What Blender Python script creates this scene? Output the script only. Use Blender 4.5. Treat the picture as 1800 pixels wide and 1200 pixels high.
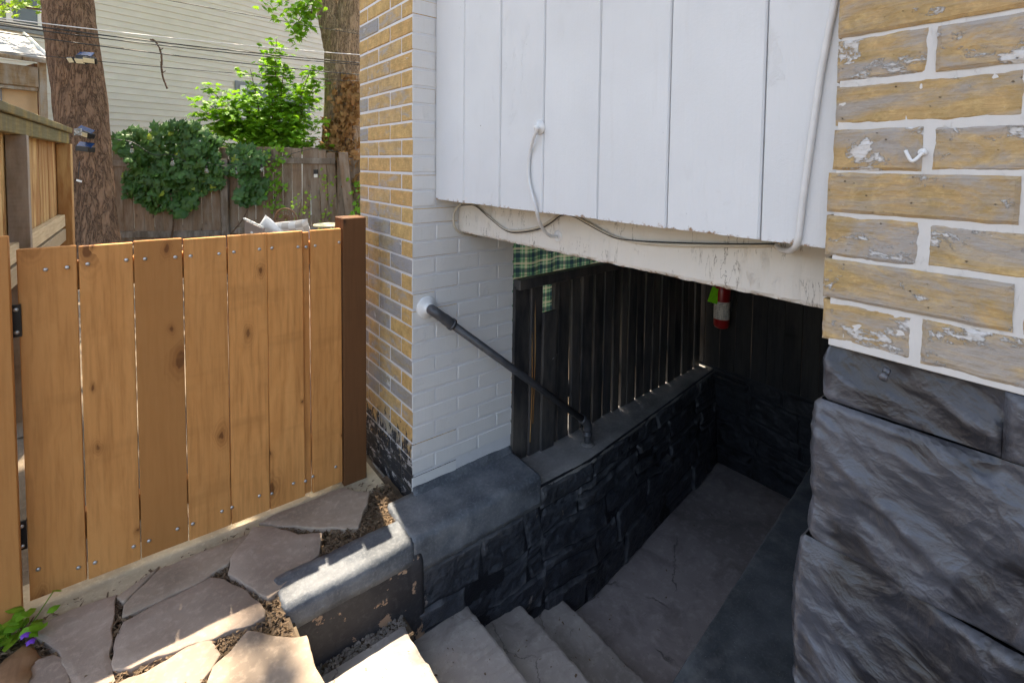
import bpy, math, random
from mathutils import Vector, Matrix, noise, Euler
RN = random.Random(11)
S = bpy.context.scene
for o in list(bpy.data.objects): bpy.data.objects.remove(o)
C = S.collection

# ------------------------------------------------------------------ camera
EYE = Vector((0, 0, 1.272)); YAW, PIT, ROLL, FPX, PY0 = .66964, .04908, .011523, 862.64, 332.0
_f = Vector((math.sin(YAW)*math.cos(PIT), math.cos(YAW)*math.cos(PIT), -math.sin(PIT)))
_r = Vector((math.cos(YAW), -math.sin(YAW), 0)); _u = _r.cross(_f)
CR = math.cos(ROLL)*_r + math.sin(ROLL)*_u; CU = -math.sin(ROLL)*_r + math.cos(ROLL)*_u; CF = _f
cam = bpy.data.cameras.new('camera'); camo = bpy.data.objects.new('camera', cam); C.objects.link(camo)
m = Matrix((CR, CU, -CF)).transposed().to_4x4(); m.translation = EYE; camo.matrix_world = m
cam.sensor_fit = 'HORIZONTAL'; cam.sensor_width = 36; cam.lens = FPX/1800*36
cam.shift_y = -(600-PY0)/1800; cam.clip_start = .02; cam.clip_end = 600
S.camera = camo

# ------------------------------------------------------------------ sky, sun, exposure
SUN_EL, SUN_AZ = math.radians(69.7), math.radians(9)          # azimuth from +Y towards +X
SUNV = Vector((math.sin(SUN_AZ)*math.cos(SUN_EL), math.cos(SUN_AZ)*math.cos(SUN_EL), math.sin(SUN_EL)))
W = bpy.data.worlds.new('World'); S.world = W; W.use_nodes = True
wn = W.node_tree; bg = wn.nodes['Background']; sky = wn.nodes.new('ShaderNodeTexSky')
sky.sky_type = 'NISHITA'; sky.sun_disc = False; sky.sun_elevation = SUN_EL; sky.sun_rotation = SUN_AZ
sky.dust_density = 3.0; sky.air_density = 1.0; sky.ozone_density = 1.0
wn.links.new(sky.outputs[0], bg.inputs[0]); bg.inputs[1].default_value = .15
sl = bpy.data.lights.new('sun', 'SUN'); sl.energy = 4.2; sl.angle = math.radians(.53); sl.color = (1, .93, .82)
so = bpy.data.objects.new('sun', sl); C.objects.link(so)
so.rotation_euler = SUNV.to_track_quat('Z', 'Y').to_euler()
so.location = (0, 4, 12)
S.view_settings.view_transform = 'Standard'; S.view_settings.look = 'None'
S.view_settings.exposure = 1.9; S.view_settings.use_white_balance = True; S.view_settings.white_balance_temperature = 7550; S.view_settings.white_balance_tint = 10; S.view_settings.gamma = 1; S.view_settings.use_curve_mapping = False
S.cycles.use_denoising = True; S.cycles.max_bounces = 7; S.cycles.diffuse_bounces = 5; S.cycles.use_adaptive_sampling = True; S.cycles.adaptive_threshold = .03
S.cycles.transmission_bounces = 6; S.cycles.transparent_max_bounces = 6

# ------------------------------------------------------------------ geometry helpers
def ray(x, y): return CF + ((x-900)/FPX)*CR - ((y-PY0)/FPX)*CU
def on(ax, val, x, y):                      # the survey point (x, y) on the plane axis = val
    d = ray(x, y); t = (val-EYE[ax])/d[ax]; return EYE + t*d
def at(x, y, dep): return EYE + dep*ray(x, y)

def world(o):
    if o.parent: return world(o.parent) @ o.matrix_parent_inverse @ o.matrix_basis
    return o.matrix_basis.copy()
def adopt(o, parent):
    if parent is not None:
        o.parent = parent; o.matrix_parent_inverse = world(parent).inverted()
def tag(o, label=None, cat=None, group=None, kind=None):
    if label: o['label'] = label
    if cat: o['category'] = cat
    if group: o['group'] = group
    if kind: o['kind'] = kind
    return o
def thing(name, loc, label, cat, group=None):
    o = bpy.data.objects.new(name, None); o.empty_display_size = .1; C.objects.link(o); o.location = loc
    return tag(o, label, cat, group)
def mesh(v, f, mats, smooth=False, idx=None):
    me = bpy.data.meshes.new('m'); me.from_pydata([tuple(p) for p in v], [], f)
    for k in (mats if isinstance(mats, (list, tuple)) else [mats]): me.materials.append(k)
    if idx: me.polygons.foreach_set('material_index', idx)
    if smooth: me.polygons.foreach_set('use_smooth', [True]*len(me.polygons))
    me.update(); return me
def put(name, me, parent=None, loc=(0, 0, 0), rot=None):
    me_name = name
    if me.name.startswith('m') and len(me.name) <= 6: me.name = name
    o = bpy.data.objects.new(me_name, me); C.objects.link(o); o.location = loc
    if rot is not None: o.rotation_euler = rot
    adopt(o, parent); return o
def obj(name, v, f, mats, parent=None, smooth=False, idx=None, centre=True):
    v = [Vector(p) for p in v]
    c = Vector((0, 0, 0))
    if centre:
        c = sum(v, Vector((0, 0, 0)))/len(v); v = [p-c for p in v]
    return put(name, mesh(v, f, mats, smooth, idx), parent, c)

def fixn(v, f):
    c = sum((Vector(p) for p in v), Vector())/len(v); out = []
    for q in f:
        a, b, d = Vector(v[q[0]]), Vector(v[q[1]]), Vector(v[q[2]])
        n = (b-a).cross(d-b); cc = sum((Vector(v[i]) for i in q), Vector())/len(q)
        out.append(q if n.dot(cc-c) > 0 else q[::-1])
    return out
_B = {}
def cbox(hx, hy, hz, b):
    v = []; ix = {}
    for sx in (-1, 1):
        for sy in (-1, 1):
            for sz in (-1, 1):
                for a in range(3):
                    ix[sx, sy, sz, a] = len(v)
                    v.append((sx*(hx-(a != 0)*b), sy*(hy-(a != 1)*b), sz*(hz-(a != 2)*b)))
    f = []
    for a in range(3):
        for s in (-1, 1):
            q = []
            for p, r in ((-1, -1), (1, -1), (1, 1), (-1, 1)):
                k = [p, r]; k.insert(a, s); q.append(ix[(*k, a)])
            f.append(tuple(q))
    for a in range(3):
        b1, b2 = [k for k in range(3) if k != a]
        for s1 in (-1, 1):
            for s2 in (-1, 1):
                q = []
                for s, w in ((-1, b1), (-1, b2), (1, b2), (1, b1)):
                    k = [0, 0, 0]; k[a] = s; k[b1] = s1; k[b2] = s2; q.append(ix[(*k, w)])
                f.append(tuple(q))
    for sx in (-1, 1):
        for sy in (-1, 1):
            for sz in (-1, 1): f.append(tuple(ix[sx, sy, sz, a] for a in range(3)))
    return v, fixn(v, f)
def box(name, lo, hi, mat, parent=None, bev=.002, jit=0, rot=None, idxfn=None, share=True):
    lo, hi = Vector(lo), Vector(hi); h = (hi-lo)/2; c = (hi+lo)/2
    bev = min(bev, .45*min(h))
    mats = mat if isinstance(mat, (list, tuple)) else [mat]
    key = (round(h.x, 3), round(h.y, 3), round(h.z, 3), round(bev, 4), tuple(k.name for k in mats), bool(idxfn), jit)
    if key in _B and share: me = _B[key]
    else:
        v, f = cbox(h.x, h.y, h.z, bev)
        if jit: v = [tuple(k+RN.uniform(-jit, jit) for k in p) for p in v]
        idx = None
        if idxfn:
            idx = []
            for q in f:
                a, b, d = (Vector(v[q[i]]) for i in range(3)); idx.append(idxfn((b-a).cross(d-b).normalized()))
        me = mesh(v, f, mats, False, idx); _B[key] = me
    return put(name, me, parent, c, rot)
def tube_geo(pts, r, n=8, cap=True, wob=0):
    pts = [Vector(p) for p in pts]; rs = r if isinstance(r, (list, tuple)) else [r]*len(pts)
    v, f = [], []; nrm = None
    for i, p in enumerate(pts):
        t = (pts[min(i+1, len(pts)-1)]-pts[max(i-1, 0)]).normalized()
        if nrm is None: nrm = t.orthogonal().normalized()
        else: nrm = (nrm-t*nrm.dot(t)).normalized()
        b = t.cross(nrm)
        for k in range(n):
            a = 2*math.pi*k/n; v.append(p+rs[i]*(1+RN.uniform(-wob, wob))*(math.cos(a)*nrm+math.sin(a)*b))
    for i in range(len(pts)-1):
        for k in range(n): f.append((i*n+k, i*n+(k+1) % n, (i+1)*n+(k+1) % n, (i+1)*n+k))
    if cap: f.append(tuple(range(n))[::-1]); f.append(tuple((len(pts)-1)*n+k for k in range(n)))
    return v, f
def curve(pts, sub=6):                       # Catmull-Rom through the points
    P = [Vector(p) for p in pts]; P = [2*P[0]-P[1]]+P+[2*P[-1]-P[-2]]; out = []
    for i in range(1, len(P)-2):
        for k in range(sub):
            t = k/sub; a, b, c, d = P[i-1:i+3]
            out.append(.5*(2*b+(c-a)*t+(2*a-5*b+4*c-d)*t*t+(3*b-a-3*c+d)*t**3))
    return out+[P[-2]]
def tube(name, pts, r, mat, parent=None, n=8, wob=0):
    v, f = tube_geo(pts, r, n, True, wob); return obj(name, v, f, mat, parent, True)
def lathe(name, prof, loc, mat, parent=None, n=24, axis=None, smooth=True):
    v, f = [], []
    for r, z in prof:
        for k in range(n): v.append((r*math.cos(2*math.pi*k/n), r*math.sin(2*math.pi*k/n), z))
    for i in range(len(prof)-1):
        for k in range(n): f.append((i*n+k, i*n+(k+1) % n, (i+1)*n+(k+1) % n, (i+1)*n+k))
    f.append(tuple(range(n))[::-1]); f.append(tuple((len(prof)-1)*n+k for k in range(n)))
    rot = None
    if axis is not None: rot = Vector(axis).to_track_quat('Z', 'Y').to_euler()
    return put(name, mesh(v, f, mat, smooth), parent, loc, rot)
def ragged(poly, step, amp, sd=0):           # subdivide an outline and roughen it
    out = []; n = len(poly)
    for i in range(n):
        a, b = Vector(poly[i]), Vector(poly[(i+1) % n]); k = max(1, int((b-a).length/step))
        for j in range(k):
            p = a.lerp(b, j/k); q = noise.noise_vector(Vector((p.x*22+sd, p.y*22, sd*1.7)))
            out.append(Vector((p.x+amp*q.x, p.y+amp*q.y)))
    return out
def slab_geo(poly, z0, z1, b=.006, amp=.004, sd=0):
    n = len(poly); c = sum(poly, Vector((0, 0)))/n
    v, f = [], []
    for ins, z in ((0, z0), (0, z1-b), (b*.35, z1-b*.3), (b*1.3, z1)):
        for p in poly:
            q = p+(c-p).normalized()*ins
            v.append((q.x, q.y, z+(amp*noise.noise(Vector((q.x*9, q.y*9, sd))) if z > z0 else 0)))
    for i in range(3):
        for k in range(n): f.append((i*n+k, i*n+(k+1) % n, (i+1)*n+(k+1) % n, (i+1)*n+k))
    for s in (.6, .25):
        base = len(v)-n
        for p in poly:
            q = c+(p-c)*s; v.append((q.x, q.y, z1+amp*noise.noise(Vector((q.x*9, q.y*9, sd)))))
        for k in range(n): f.append((base+k, base+(k+1) % n, base+n+(k+1) % n, base+n+k))
    base = len(v)-n; v.append((c.x, c.y, z1))
    for k in range(n): f.append((base+k, base+(k+1) % n, len(v)-1))
    return v, f
def sarea(p): return sum(p[i].x*p[(i+1) % len(p)].y-p[(i+1) % len(p)].x*p[i].y for i in range(len(p)))/2
def inpoly(x, y, P):
    c = False; j = len(P)-1
    for i in range(len(P)):
        if (P[i][1] > y) != (P[j][1] > y) and x < (P[j][0]-P[i][0])*(y-P[i][1])/(P[j][1]-P[i][1])+P[i][0]: c = not c
        j = i
    return c

# ------------------------------------------------------------------ materials
class MB:
    def __init__(s, name, rough=.6, spec=.4):
        s.m = bpy.data.materials.new(name); s.m.use_nodes = True; s.t = s.m.node_tree; s.b = s.t.nodes['Principled BSDF']
        s.b.inputs['Roughness'].default_value = rough; s.b.inputs['Specular IOR Level'].default_value = spec
    def nd(s, ty, props=None, **inp):
        n = s.t.nodes.new(ty)
        for k, v in (props or {}).items(): setattr(n, k, v)
        for k, v in inp.items(): s.set(n.inputs[k.replace('_', ' ')] if not k.startswith('i') or not k[1:].isdigit() else n.inputs[int(k[1:])], v)
        return n
    def set(s, sock, v):
        if hasattr(v, 'links') or isinstance(v, bpy.types.NodeSocket): s.t.links.new(v, sock)
        elif isinstance(v, (tuple, list)) and len(v) == 3 and sock.type == 'RGBA': sock.default_value = (*v, 1)
        else: sock.default_value = v
    def co(s, scale=(1, 1, 1), rnd=True, space='Object', rot=(0, 0, 0)):
        tc = s.nd('ShaderNodeTexCoord'); out = tc.outputs[space]
        if space == 'World': pass
        if rnd:
            oi = s.nd('ShaderNodeObjectInfo'); k = s.nd('ShaderNodeMath', {'operation': 'MULTIPLY'}, i0=oi.outputs['Random'], i1=37.0)
            cb = s.nd('ShaderNodeCombineXYZ', i0=k.outputs[0], i1=k.outputs[0], i2=k.outputs[0])
            ad = s.nd('ShaderNodeVectorMath', {'operation': 'ADD'}, i0=out, i1=cb.outputs[0]); out = ad.outputs[0]
        mp = s.nd('ShaderNodeMapping', i0=out); mp.inputs['Scale'].default_value = scale; mp.inputs['Rotation'].default_value = rot
        return mp.outputs[0]
    def pos(s, scale=(1, 1, 1), rot=(0, 0, 0)):
        g = s.nd('ShaderNodeNewGeometry'); mp = s.nd('ShaderNodeMapping', i0=g.outputs['Position'])
        mp.inputs['Scale'].default_value = scale; mp.inputs['Rotation'].default_value = rot; return mp.outputs[0]
    def sep(s, v, k): return s.nd('ShaderNodeSeparateXYZ', i0=v).outputs[k]
    def rand(s): return s.nd('ShaderNodeObjectInfo').outputs['Random']
    def noise(s, v, scale, detail=5, rough=.55, dist=0):
        return s.nd('ShaderNodeTexNoise', None, Vector=v, Scale=scale, Detail=detail, Roughness=rough, Distortion=dist).outputs['Fac']
    def vor(s, v, scale, feature='F1', out='Distance', rnd=1.0):
        return s.nd('ShaderNodeTexVoronoi', {'feature': feature}, Vector=v, Scale=scale, Randomness=rnd).outputs[out]
    def wave(s, v, scale, dist=0, detail=2, dscale=1, dirn='X'):
        return s.nd('ShaderNodeTexWave', {'bands_direction': dirn}, Vector=v, Scale=scale, Distortion=dist, Detail=detail, Detail_Scale=dscale).outputs['Fac']
    def ramp(s, fac, stops, interp='LINEAR'):
        n = s.nd('ShaderNodeValToRGB', None, Fac=fac); n.color_ramp.interpolation = interp; e = n.color_ramp.elements
        while len(e) < len(stops): e.new(.5)
        for k, (p, c) in enumerate(stops):
            e[k].position = p; e[k].color = (c, c, c, 1) if isinstance(c, (int, float)) else (*c, 1)
        return n.outputs[0]
    def mix(s, fac, a, b, mode='MIX'):
        n = s.nd('ShaderNodeMix', {'data_type': 'RGBA', 'blend_type': mode}); s.set(n.inputs[0], fac); s.set(n.inputs[6], a); s.set(n.inputs[7], b); return n.outputs[2]
    def ma(s, op, a, b=0.0, clamp=False): return s.nd('ShaderNodeMath', {'operation': op, 'use_clamp': clamp}, i0=a, i1=b).outputs[0]
    def bump(s, h, strength=.4, dist=.004, nrm=None):
        n = s.nd('ShaderNodeBump', None, Height=h, Strength=strength, Distance=dist)
        if nrm: s.set(n.inputs['Normal'], nrm)
        return n.outputs[0]
    def done(s, col, rough=None, nrm=None, metal=None):
        s.set(s.b.inputs['Base Color'], col)
        if rough is not None: s.set(s.b.inputs['Roughness'], rough)
        if nrm is not None: s.set(s.b.inputs['Normal'], nrm)
        if metal is not None: s.b.inputs['Metallic'].default_value = metal
        return s.m

def m_plain(name, col, rough=.6, var=.12, scale=20, metal=0, bump=.15, spec=.4):
    b = MB(name, rough, spec); v = b.co(); n = b.noise(v, scale, 6)
    c = b.mix(b.ramp(n, [(.3, 0), (.7, 1)]), tuple(k*(1-var) for k in col), tuple(min(1, k*(1+var)) for k in col))
    return b.done(c, b.ma('ADD', b.ma('MULTIPLY', n, .25), rough-.12), b.bump(n, bump, .002), metal)

def m_brick(name, base, alt, grey, g_amt, white, splash=False):
    b = MB(name, .8, .25); v = b.co(); r = b.rand()
    big = b.noise(v, 9, 5, .6); fine = b.noise(v, 60, 6, .65); mid = b.noise(v, 24, 5, .6)
    c = b.mix(r, base, alt); c = b.mix(b.ramp(mid, [(.35, 0), (.7, 1)]), c, tuple(k*.66 for k in base))
    c = b.mix(b.ma('MULTIPLY', b.ramp(fine, [(.5, 0), (.75, 1)]), .5), c, tuple(min(1, k*1.4) for k in base))
    gv = b.co((1, .6, 1.7), True, 'Object', (0, .2, .35)); g = b.noise(gv, 11, 7, .7, .6)
    c = b.mix(b.ma('MULTIPLY', b.ramp(g, [(.62-g_amt, 0), (.74-g_amt*.8, 1)]), .85), c, grey)
    wv = b.co((1, .8, 1.3)); w = b.noise(wv, 17, 9, .72, .3)
    wm = b.ramp(w, [(.655-white, 0), (.69-white, 1)]); c = b.mix(b.ma('MULTIPLY', wm, .92), c, b.mix(b.ramp(fine, [(.4, 0), (.7, 1)]), (.66, .66, .67), (.52, .50, .48)))
    pit = b.ramp(b.vor(v, 70), [(.0, 1), (.12, 0)]); pk = b.ma('MULTIPLY', pit, b.ramp(mid, [(.5, 0), (.56, 1)]))
    c = b.mix(pk, c, (.09, .075, .06))
    if splash:
        P = b.pos(); z = b.sep(P, 2); sn = b.noise(b.pos((1, 1.3, .6), (.5, 0, 0)), 26, 8, .75, .4)
        h = b.ma('SUBTRACT', b.ma('ADD', b.ma('MULTIPLY', sn, .75), -.13), z)
        c = b.mix(b.ramp(h, [(.06, 0), (.085, 1)]), c, (.03, .031, .036))
        c = b.mix(b.ma('MULTIPLY', b.ramp(b.noise(b.pos((1, 1, 2)), 20, 7, .7), [(.56, 0), (.58, 1)]), b.ramp(b.ma('ADD', z, 0.0), [(.14, 1), (.18, 0)])), c, (.34, .33, .33))
    hgt = b.ma('ADD', b.ma('ADD', b.ma('MULTIPLY', fine, .6), b.ma('MULTIPLY', mid, .8)), b.ma('MULTIPLY', wm, .4))
    sv = b.noise(b.co((1, .12, 1), True, 'Object', (.05, 0, 0)), 190, 4, .6); c = b.mix(b.ma('MULTIPLY', b.ramp(sv, [(.56, 0), (.7, 1)]), .45), c, tuple(k*.5 for k in base))
    hgt = b.ma('ADD', b.ma('SUBTRACT', hgt, b.ma('MULTIPLY', pk, 1.2)), b.ma('MULTIPLY', sv, .5))
    return b.done(c, None, b.bump(hgt, .85, .0045))

def m_wpaint(name, col=(.74, .75, .77), dirt=(.35, .3, .24), chip=None, scale=1.0, peel=.6, splash=False, crack=False):
    b = MB(name, .5, .35); v = b.co(); P = b.pos()
    lo = b.noise(v, 3*scale, 4); c = b.mix(b.ramp(lo, [(.3, 0), (.75, 1)]), col, tuple(k*.93 for k in col))
    pv = b.co((1, 1, .55)); pn = b.noise(pv, 14*scale, 7, .7, 1.2)
    edge = b.ramp(pn, [(.575, 0), (.60, 1), (.615, 1), (.64, 0)]); area = b.ramp(b.noise(v, 2.2*scale, 3), [(.50, 0), (.62, 1)])
    pl = b.ma('MULTIPLY', edge, area); c = b.mix(b.ma('MULTIPLY', pl, .05), c, dirt)
    sp = b.ma('MULTIPLY', b.ramp(b.vor(v, 9*scale), [(.015, 1), (.03, 0)]), .75); c = b.mix(sp, c, (.08, .07, .06))
    st = b.noise(b.co((9, 9, .8)), 3, 5, .6); c = b.mix(b.ma('MULTIPLY', b.ramp(st, [(.6, 0), (.8, 1)]), .12), c, dirt)
    if splash:
        sn = b.noise(b.pos((1, 1.3, .6), (.5, 0, 0)), 26, 8, .75, .4); hh = b.ma('SUBTRACT', b.ma('MULTIPLY', sn, .42), b.sep(P, 2))
        c = b.mix(b.ma('MULTIPLY', b.ramp(hh, [(.06, 0), (.12, 1)]), b.ramp(b.sep(P, 0), [(.845, 1), (.85, 0)])), c, (.05, .048, .046))
    if crack:
        cw = b.noise(b.co((1, 24, 5)), 1.4, 5, .6, .5); ck = b.ramp(b.ma('ABSOLUTE', b.ma('SUBTRACT', cw, .5)), [(.0, 1), (.012, 0)])
        ck = b.ma('MULTIPLY', ck, b.ramp(b.noise(b.co((1, 7, 9)), 1.5, 3), [(.5, 0), (.56, 1)])); c = b.mix(b.ma('MULTIPLY', ck, .8), c, (.10, .085, .07))
    if chip is not None:                      # paint worn off along the lower edge
        z = b.sep(P, 2); cn = b.noise(P, 55, 6, .7)
        hh = b.ma('SUBTRACT', b.ma('ADD', chip, b.ma('MULTIPLY', b.ma('SUBTRACT', cn, .5), .06)), z)
        c = b.mix(b.ramp(b.ma('ADD', hh, .5), [(.503, 0), (.506, 1)]), c, (.26, .15, .08))
    fine = b.noise(v, 130, 4); gr = b.noise(b.co((60, 60, 2)), 3, 4)
    h = b.ma('ADD', b.ma('MULTIPLY', pl, peel*1.6), b.ma('ADD', b.ma('MULTIPLY', fine, .25), b.ma('MULTIPLY', gr, .45)))
    return b.done(c, b.ramp(lo, [(.3, .42), (.7, .6)]), b.bump(h, .45, .0035))

def m_wood(name, a, d, dark, knots=.5, rough=.62, axis=2, stain=None, gscale=1.0, silver=None, across=0, kscale=(8.5, 4.2)):
    b = MB(name, rough, .3)
    s = [14, 14, 14]; s[axis] = .9; v = b.co(tuple(k*gscale for k in s)); v1 = b.co()
    warp = b.noise(b.co((3, 3, 1.2) if axis == 2 else (1.2, 3, 3)), 2.2, 3)
    vv = b.nd('ShaderNodeVectorMath', {'operation': 'ADD'}, i0=v, i1=b.nd('ShaderNodeCombineXYZ', i0=b.ma('MULTIPLY', warp, 5.0), i1=b.ma('MULTIPLY', warp, 3.0), i2=0.0).outputs[0]).outputs[0]
    g1 = b.noise(vv, 1.5, 6, .6, .3); g2 = b.noise(b.co(tuple(k*5 for k in s)), 1.2, 4)
    al = 2 if axis == 2 else axis; kc = b.nd('ShaderNodeCombineXYZ', i0=b.ma('MULTIPLY', b.sep(v1, across), kscale[0]), i1=b.ma('MULTIPLY', b.sep(v1, al), kscale[1]), i2=0.0).outputs[0]
    kw = b.noise(kc, 3.0, 3); kc = b.nd('ShaderNodeVectorMath', {'operation': 'ADD'}, i0=kc, i1=b.nd('ShaderNodeCombineXYZ', i0=b.ma('MULTIPLY', kw, .25), i1=b.ma('MULTIPLY', kw, .3), i2=0.0).outputs[0]).outputs[0]
    kvn = b.nd('ShaderNodeTexVoronoi', {'feature': 'F1', 'voronoi_dimensions': '2D'}, Vector=kc, Scale=1.0); kd = kvn.outputs['Distance']; kr = kvn.outputs['Color']
    pick = b.ramp(b.sep(kr, 0), [(1-knots-.02, 0), (1-knots+.02, 1)])
    ksz = b.ma('ADD', b.ma('MULTIPLY', b.ma('POWER', b.sep(kr, 1), 2.0), 1.3), .4); kd = b.ma('DIVIDE', kd, ksz); kn = b.ma('MULTIPLY', b.ramp(kd, [(.045, 1), (.075, 0)]), pick)
    ring = b.ma('MULTIPLY', b.ma('MULTIPLY', b.ramp(b.ma('FRACT', b.ma('MULTIPLY', kd, 16.0)), [(0, 0), (.5, 1), (1, 0)]), b.ramp(kd, [(.08, 1), (.30, 0)])), pick)
    c = b.mix(b.ramp(g1, [(.3, 0), (.7, 1)]), a, d); c = b.mix(b.ma('MULTIPLY', b.ramp(g2, [(.45, 0), (.75, 1)]), .45), c, dark)
    c = b.mix(b.ma('POWER', b.rand(), 1.2), c, b.mix(.9, c, tuple(k*.6 for k in d)))
    c = b.mix(b.ma('MULTIPLY', ring, .45), c, dark); c = b.mix(b.ma('MULTIPLY', kn, .85), c, tuple(k*.4 for k in dark))
    halo = b.ma('MULTIPLY', b.ramp(kd, [(.06, .4), (.20, 0)]), pick); c = b.mix(halo, c, dark)
    bd = b.noise(b.co((1.2, 1.2, 7) if axis == 2 else (7, 1.2, 1.2)), 1.6, 3); c = b.mix(b.ma('MULTIPLY', b.ramp(bd, [(.56, 0), (.7, 1)]), .4), c, tuple(k*.6 for k in d))
    if stain:
        sn = b.noise(b.co((6, 6, .9)), 1.4, 5, .6); c = b.mix(b.ramp(sn, [(.40, 0), (.54, .85)]), c, stain)
    if silver:
        sn = b.noise(b.co((5, 5, 1.3)), 1.6, 6, .65); c = b.mix(b.ramp(sn, [(.42, 0), (.62, .85)]), c, silver)
    h = b.ma('ADD', b.ma('MULTIPLY', g1, .5), b.ma('ADD', b.ma('MULTIPLY', g2, .8), b.ma('MULTIPLY', kn, -.5)))
    return b.done(c, b.ramp(g2, [(.3, rough-.08), (.7, rough+.12)]), b.bump(h, .5, .002))

def m_stone(name, a, d, scale=6, bump=.7, rough=.75, chips=None, fleck=None, dist=.006, spec=.3, wear=None, chipt=.66, crack=None):
    b = MB(name, rough, spec); v = b.co(); n1 = b.noise(v, scale, 8, .62); n2 = b.noise(v, scale*7, 6, .65); n3 = b.noise(v, scale*.4, 4)
    c = b.mix(b.ramp(n1, [(.3, 0), (.72, 1)]), a, d); c = b.mix(b.ma('MULTIPLY', b.ramp(n3, [(.42, 0), (.62, 1)]), .7), c, tuple(k*.62 for k in a))
    c = b.mix(b.ma('MULTIPLY', b.ramp(n2, [(.5, 0), (.8, 1)]), .45), c, tuple(min(1, k*1.5) for k in d))
    h = b.ma('ADD', n1, b.ma('MULTIPLY', n2, .45))
    if crack:
        cv = b.nd('ShaderNodeVectorMath', {'operation': 'ADD'}, i0=b.pos(), i1=b.nd('ShaderNodeCombineXYZ', i0=b.ma('MULTIPLY', n1, .25), i1=b.ma('MULTIPLY', b.noise(v, scale*1.3, 4), .25), i2=0.0).outputs[0]).outputs[0]
        ce = b.nd('ShaderNodeTexVoronoi', {'feature': 'DISTANCE_TO_EDGE'}, Vector=cv, Scale=crack).outputs['Distance']; cm_ = b.ma('MULTIPLY', b.ramp(ce, [(.0, 1), (.006, 0)]), b.ramp(b.noise(b.pos(), 3.1, 2), [(.48, 0), (.54, 1)]))
        c = b.mix(b.ma('MULTIPLY', cm_, .75), c, tuple(k*.25 for k in a)); h = b.ma('SUBTRACT', h, b.ma('MULTIPLY', cm_, 1.0))
        sn = b.noise(b.pos((1, 1, 1)), 5.5, 6, .65, .8); c = b.mix(b.ramp(sn, [(.53, 0), (.66, .5)]), c, tuple(k*.5 for k in a))
    if fleck: c = b.mix(b.ramp(b.vor(v, 95), [(.05, 1), (.1, 0)]), c, fleck)
    if chips:
        cn = b.noise(v, 13, 7, .62, .3); cm = b.ramp(cn, [(chipt, 0), (chipt+.012, 1)]); c = b.mix(cm, c, chips); h = b.ma('SUBTRACT', h, b.ma('MULTIPLY', cm, .25))
    if wear:                                  # paint rubbed off the arrises
        g = b.nd('ShaderNodeNewGeometry'); w = b.ma('ADD', g.outputs['Pointiness'], b.ma('MULTIPLY', b.ma('SUBTRACT', n1, .5), .10))
        c = b.mix(b.ma('MULTIPLY', b.ramp(w, [(.515, 0), (.575, 1)]), .7), c, wear)
    return b.done(c, b.ma('ADD', b.ma('MULTIPLY', n1, .3), rough-.15), b.bump(h, bump, dist))

def m_leaf(name, a, d, rough=.45, trans=.35, yellow=None):
    b = MB(name, rough, .35); r = b.rand(); n = b.noise(b.pos(), 7, 3)
    g = b.nd('ShaderNodeNewGeometry'); c = b.mix(g.outputs['Random Per Island'], a, d); c = b.mix(b.ramp(n, [(.35, 0), (.65, 1)]), c, tuple(k*1.25 for k in d))
    c = b.mix(b.ma('MULTIPLY', r, .35), c, tuple(k*.7 for k in a))
    if yellow: c = b.mix(b.ramp(b.ma('FRACT', b.ma('ADD', b.ma('MULTIPLY', r, 7.3), b.ma('MULTIPLY', g.outputs['Random Per Island'], 9.1))), [(.955, 0), (.965, 1)], 'CONSTANT'), c, yellow)
    b.done(c)
    tr = b.nd('ShaderNodeBsdfTranslucent'); b.set(tr.inputs[0], b.mix(.5, c, (d[0]*1.8, d[1]*1.6, d[2])))
    mx = b.nd('ShaderNodeMixShader'); mx.inputs[0].default_value = trans
    b.t.links.new(b.b.outputs[0], mx.inputs[1]); b.t.links.new(tr.outputs[0], mx.inputs[2])
    b.t.links.new(mx.outputs[0], b.t.nodes['Material Output'].inputs[0]); return b.m

def m_bark(name, a, d, dark):
    b = MB(name, .9, .15); v = b.pos((9, 9, 1.3)); n1 = b.noise(v, 2.0, 7, .65, .6); n2 = b.noise(b.pos((4, 4, 1.5)), 9, 7, .7)
    ww = b.noise(b.pos((9, 9, 2.2)), 1.6, 3); wv = b.nd('ShaderNodeVectorMath', {'operation': 'ADD'}, i0=b.pos((26, 26, 2.6)), i1=b.nd('ShaderNodeCombineXYZ', i0=b.ma('MULTIPLY', ww, 5.0), i1=b.ma('MULTIPLY', ww, 4.0), i2=0.0).outputs[0]).outputs[0]
    rg = b.noise(wv, 1.0, 4, .55); ve = b.ma('MULTIPLY', b.ma('ABSOLUTE', b.ma('SUBTRACT', rg, .5)), 1.6)
    c = b.mix(b.ramp(n1, [(.32, 0), (.68, 1)]), a, d); c = b.mix(b.ramp(ve, [(.0, .9), (.07, 0)]), c, dark); c = b.mix(b.ma('MULTIPLY', b.ramp(n2, [(.4, 0), (.7, 1)]), .4), c, dark)
    h = b.ma('ADD', b.ma('MULTIPLY', n1, 1.0), b.ma('ADD', b.ma('MULTIPLY', b.ramp(ve, [(0, 0), (.14, 1)]), .8), b.ma('MULTIPLY', n2, .3)))
    return b.done(c, None, b.bump(h, .9, .02))

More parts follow.
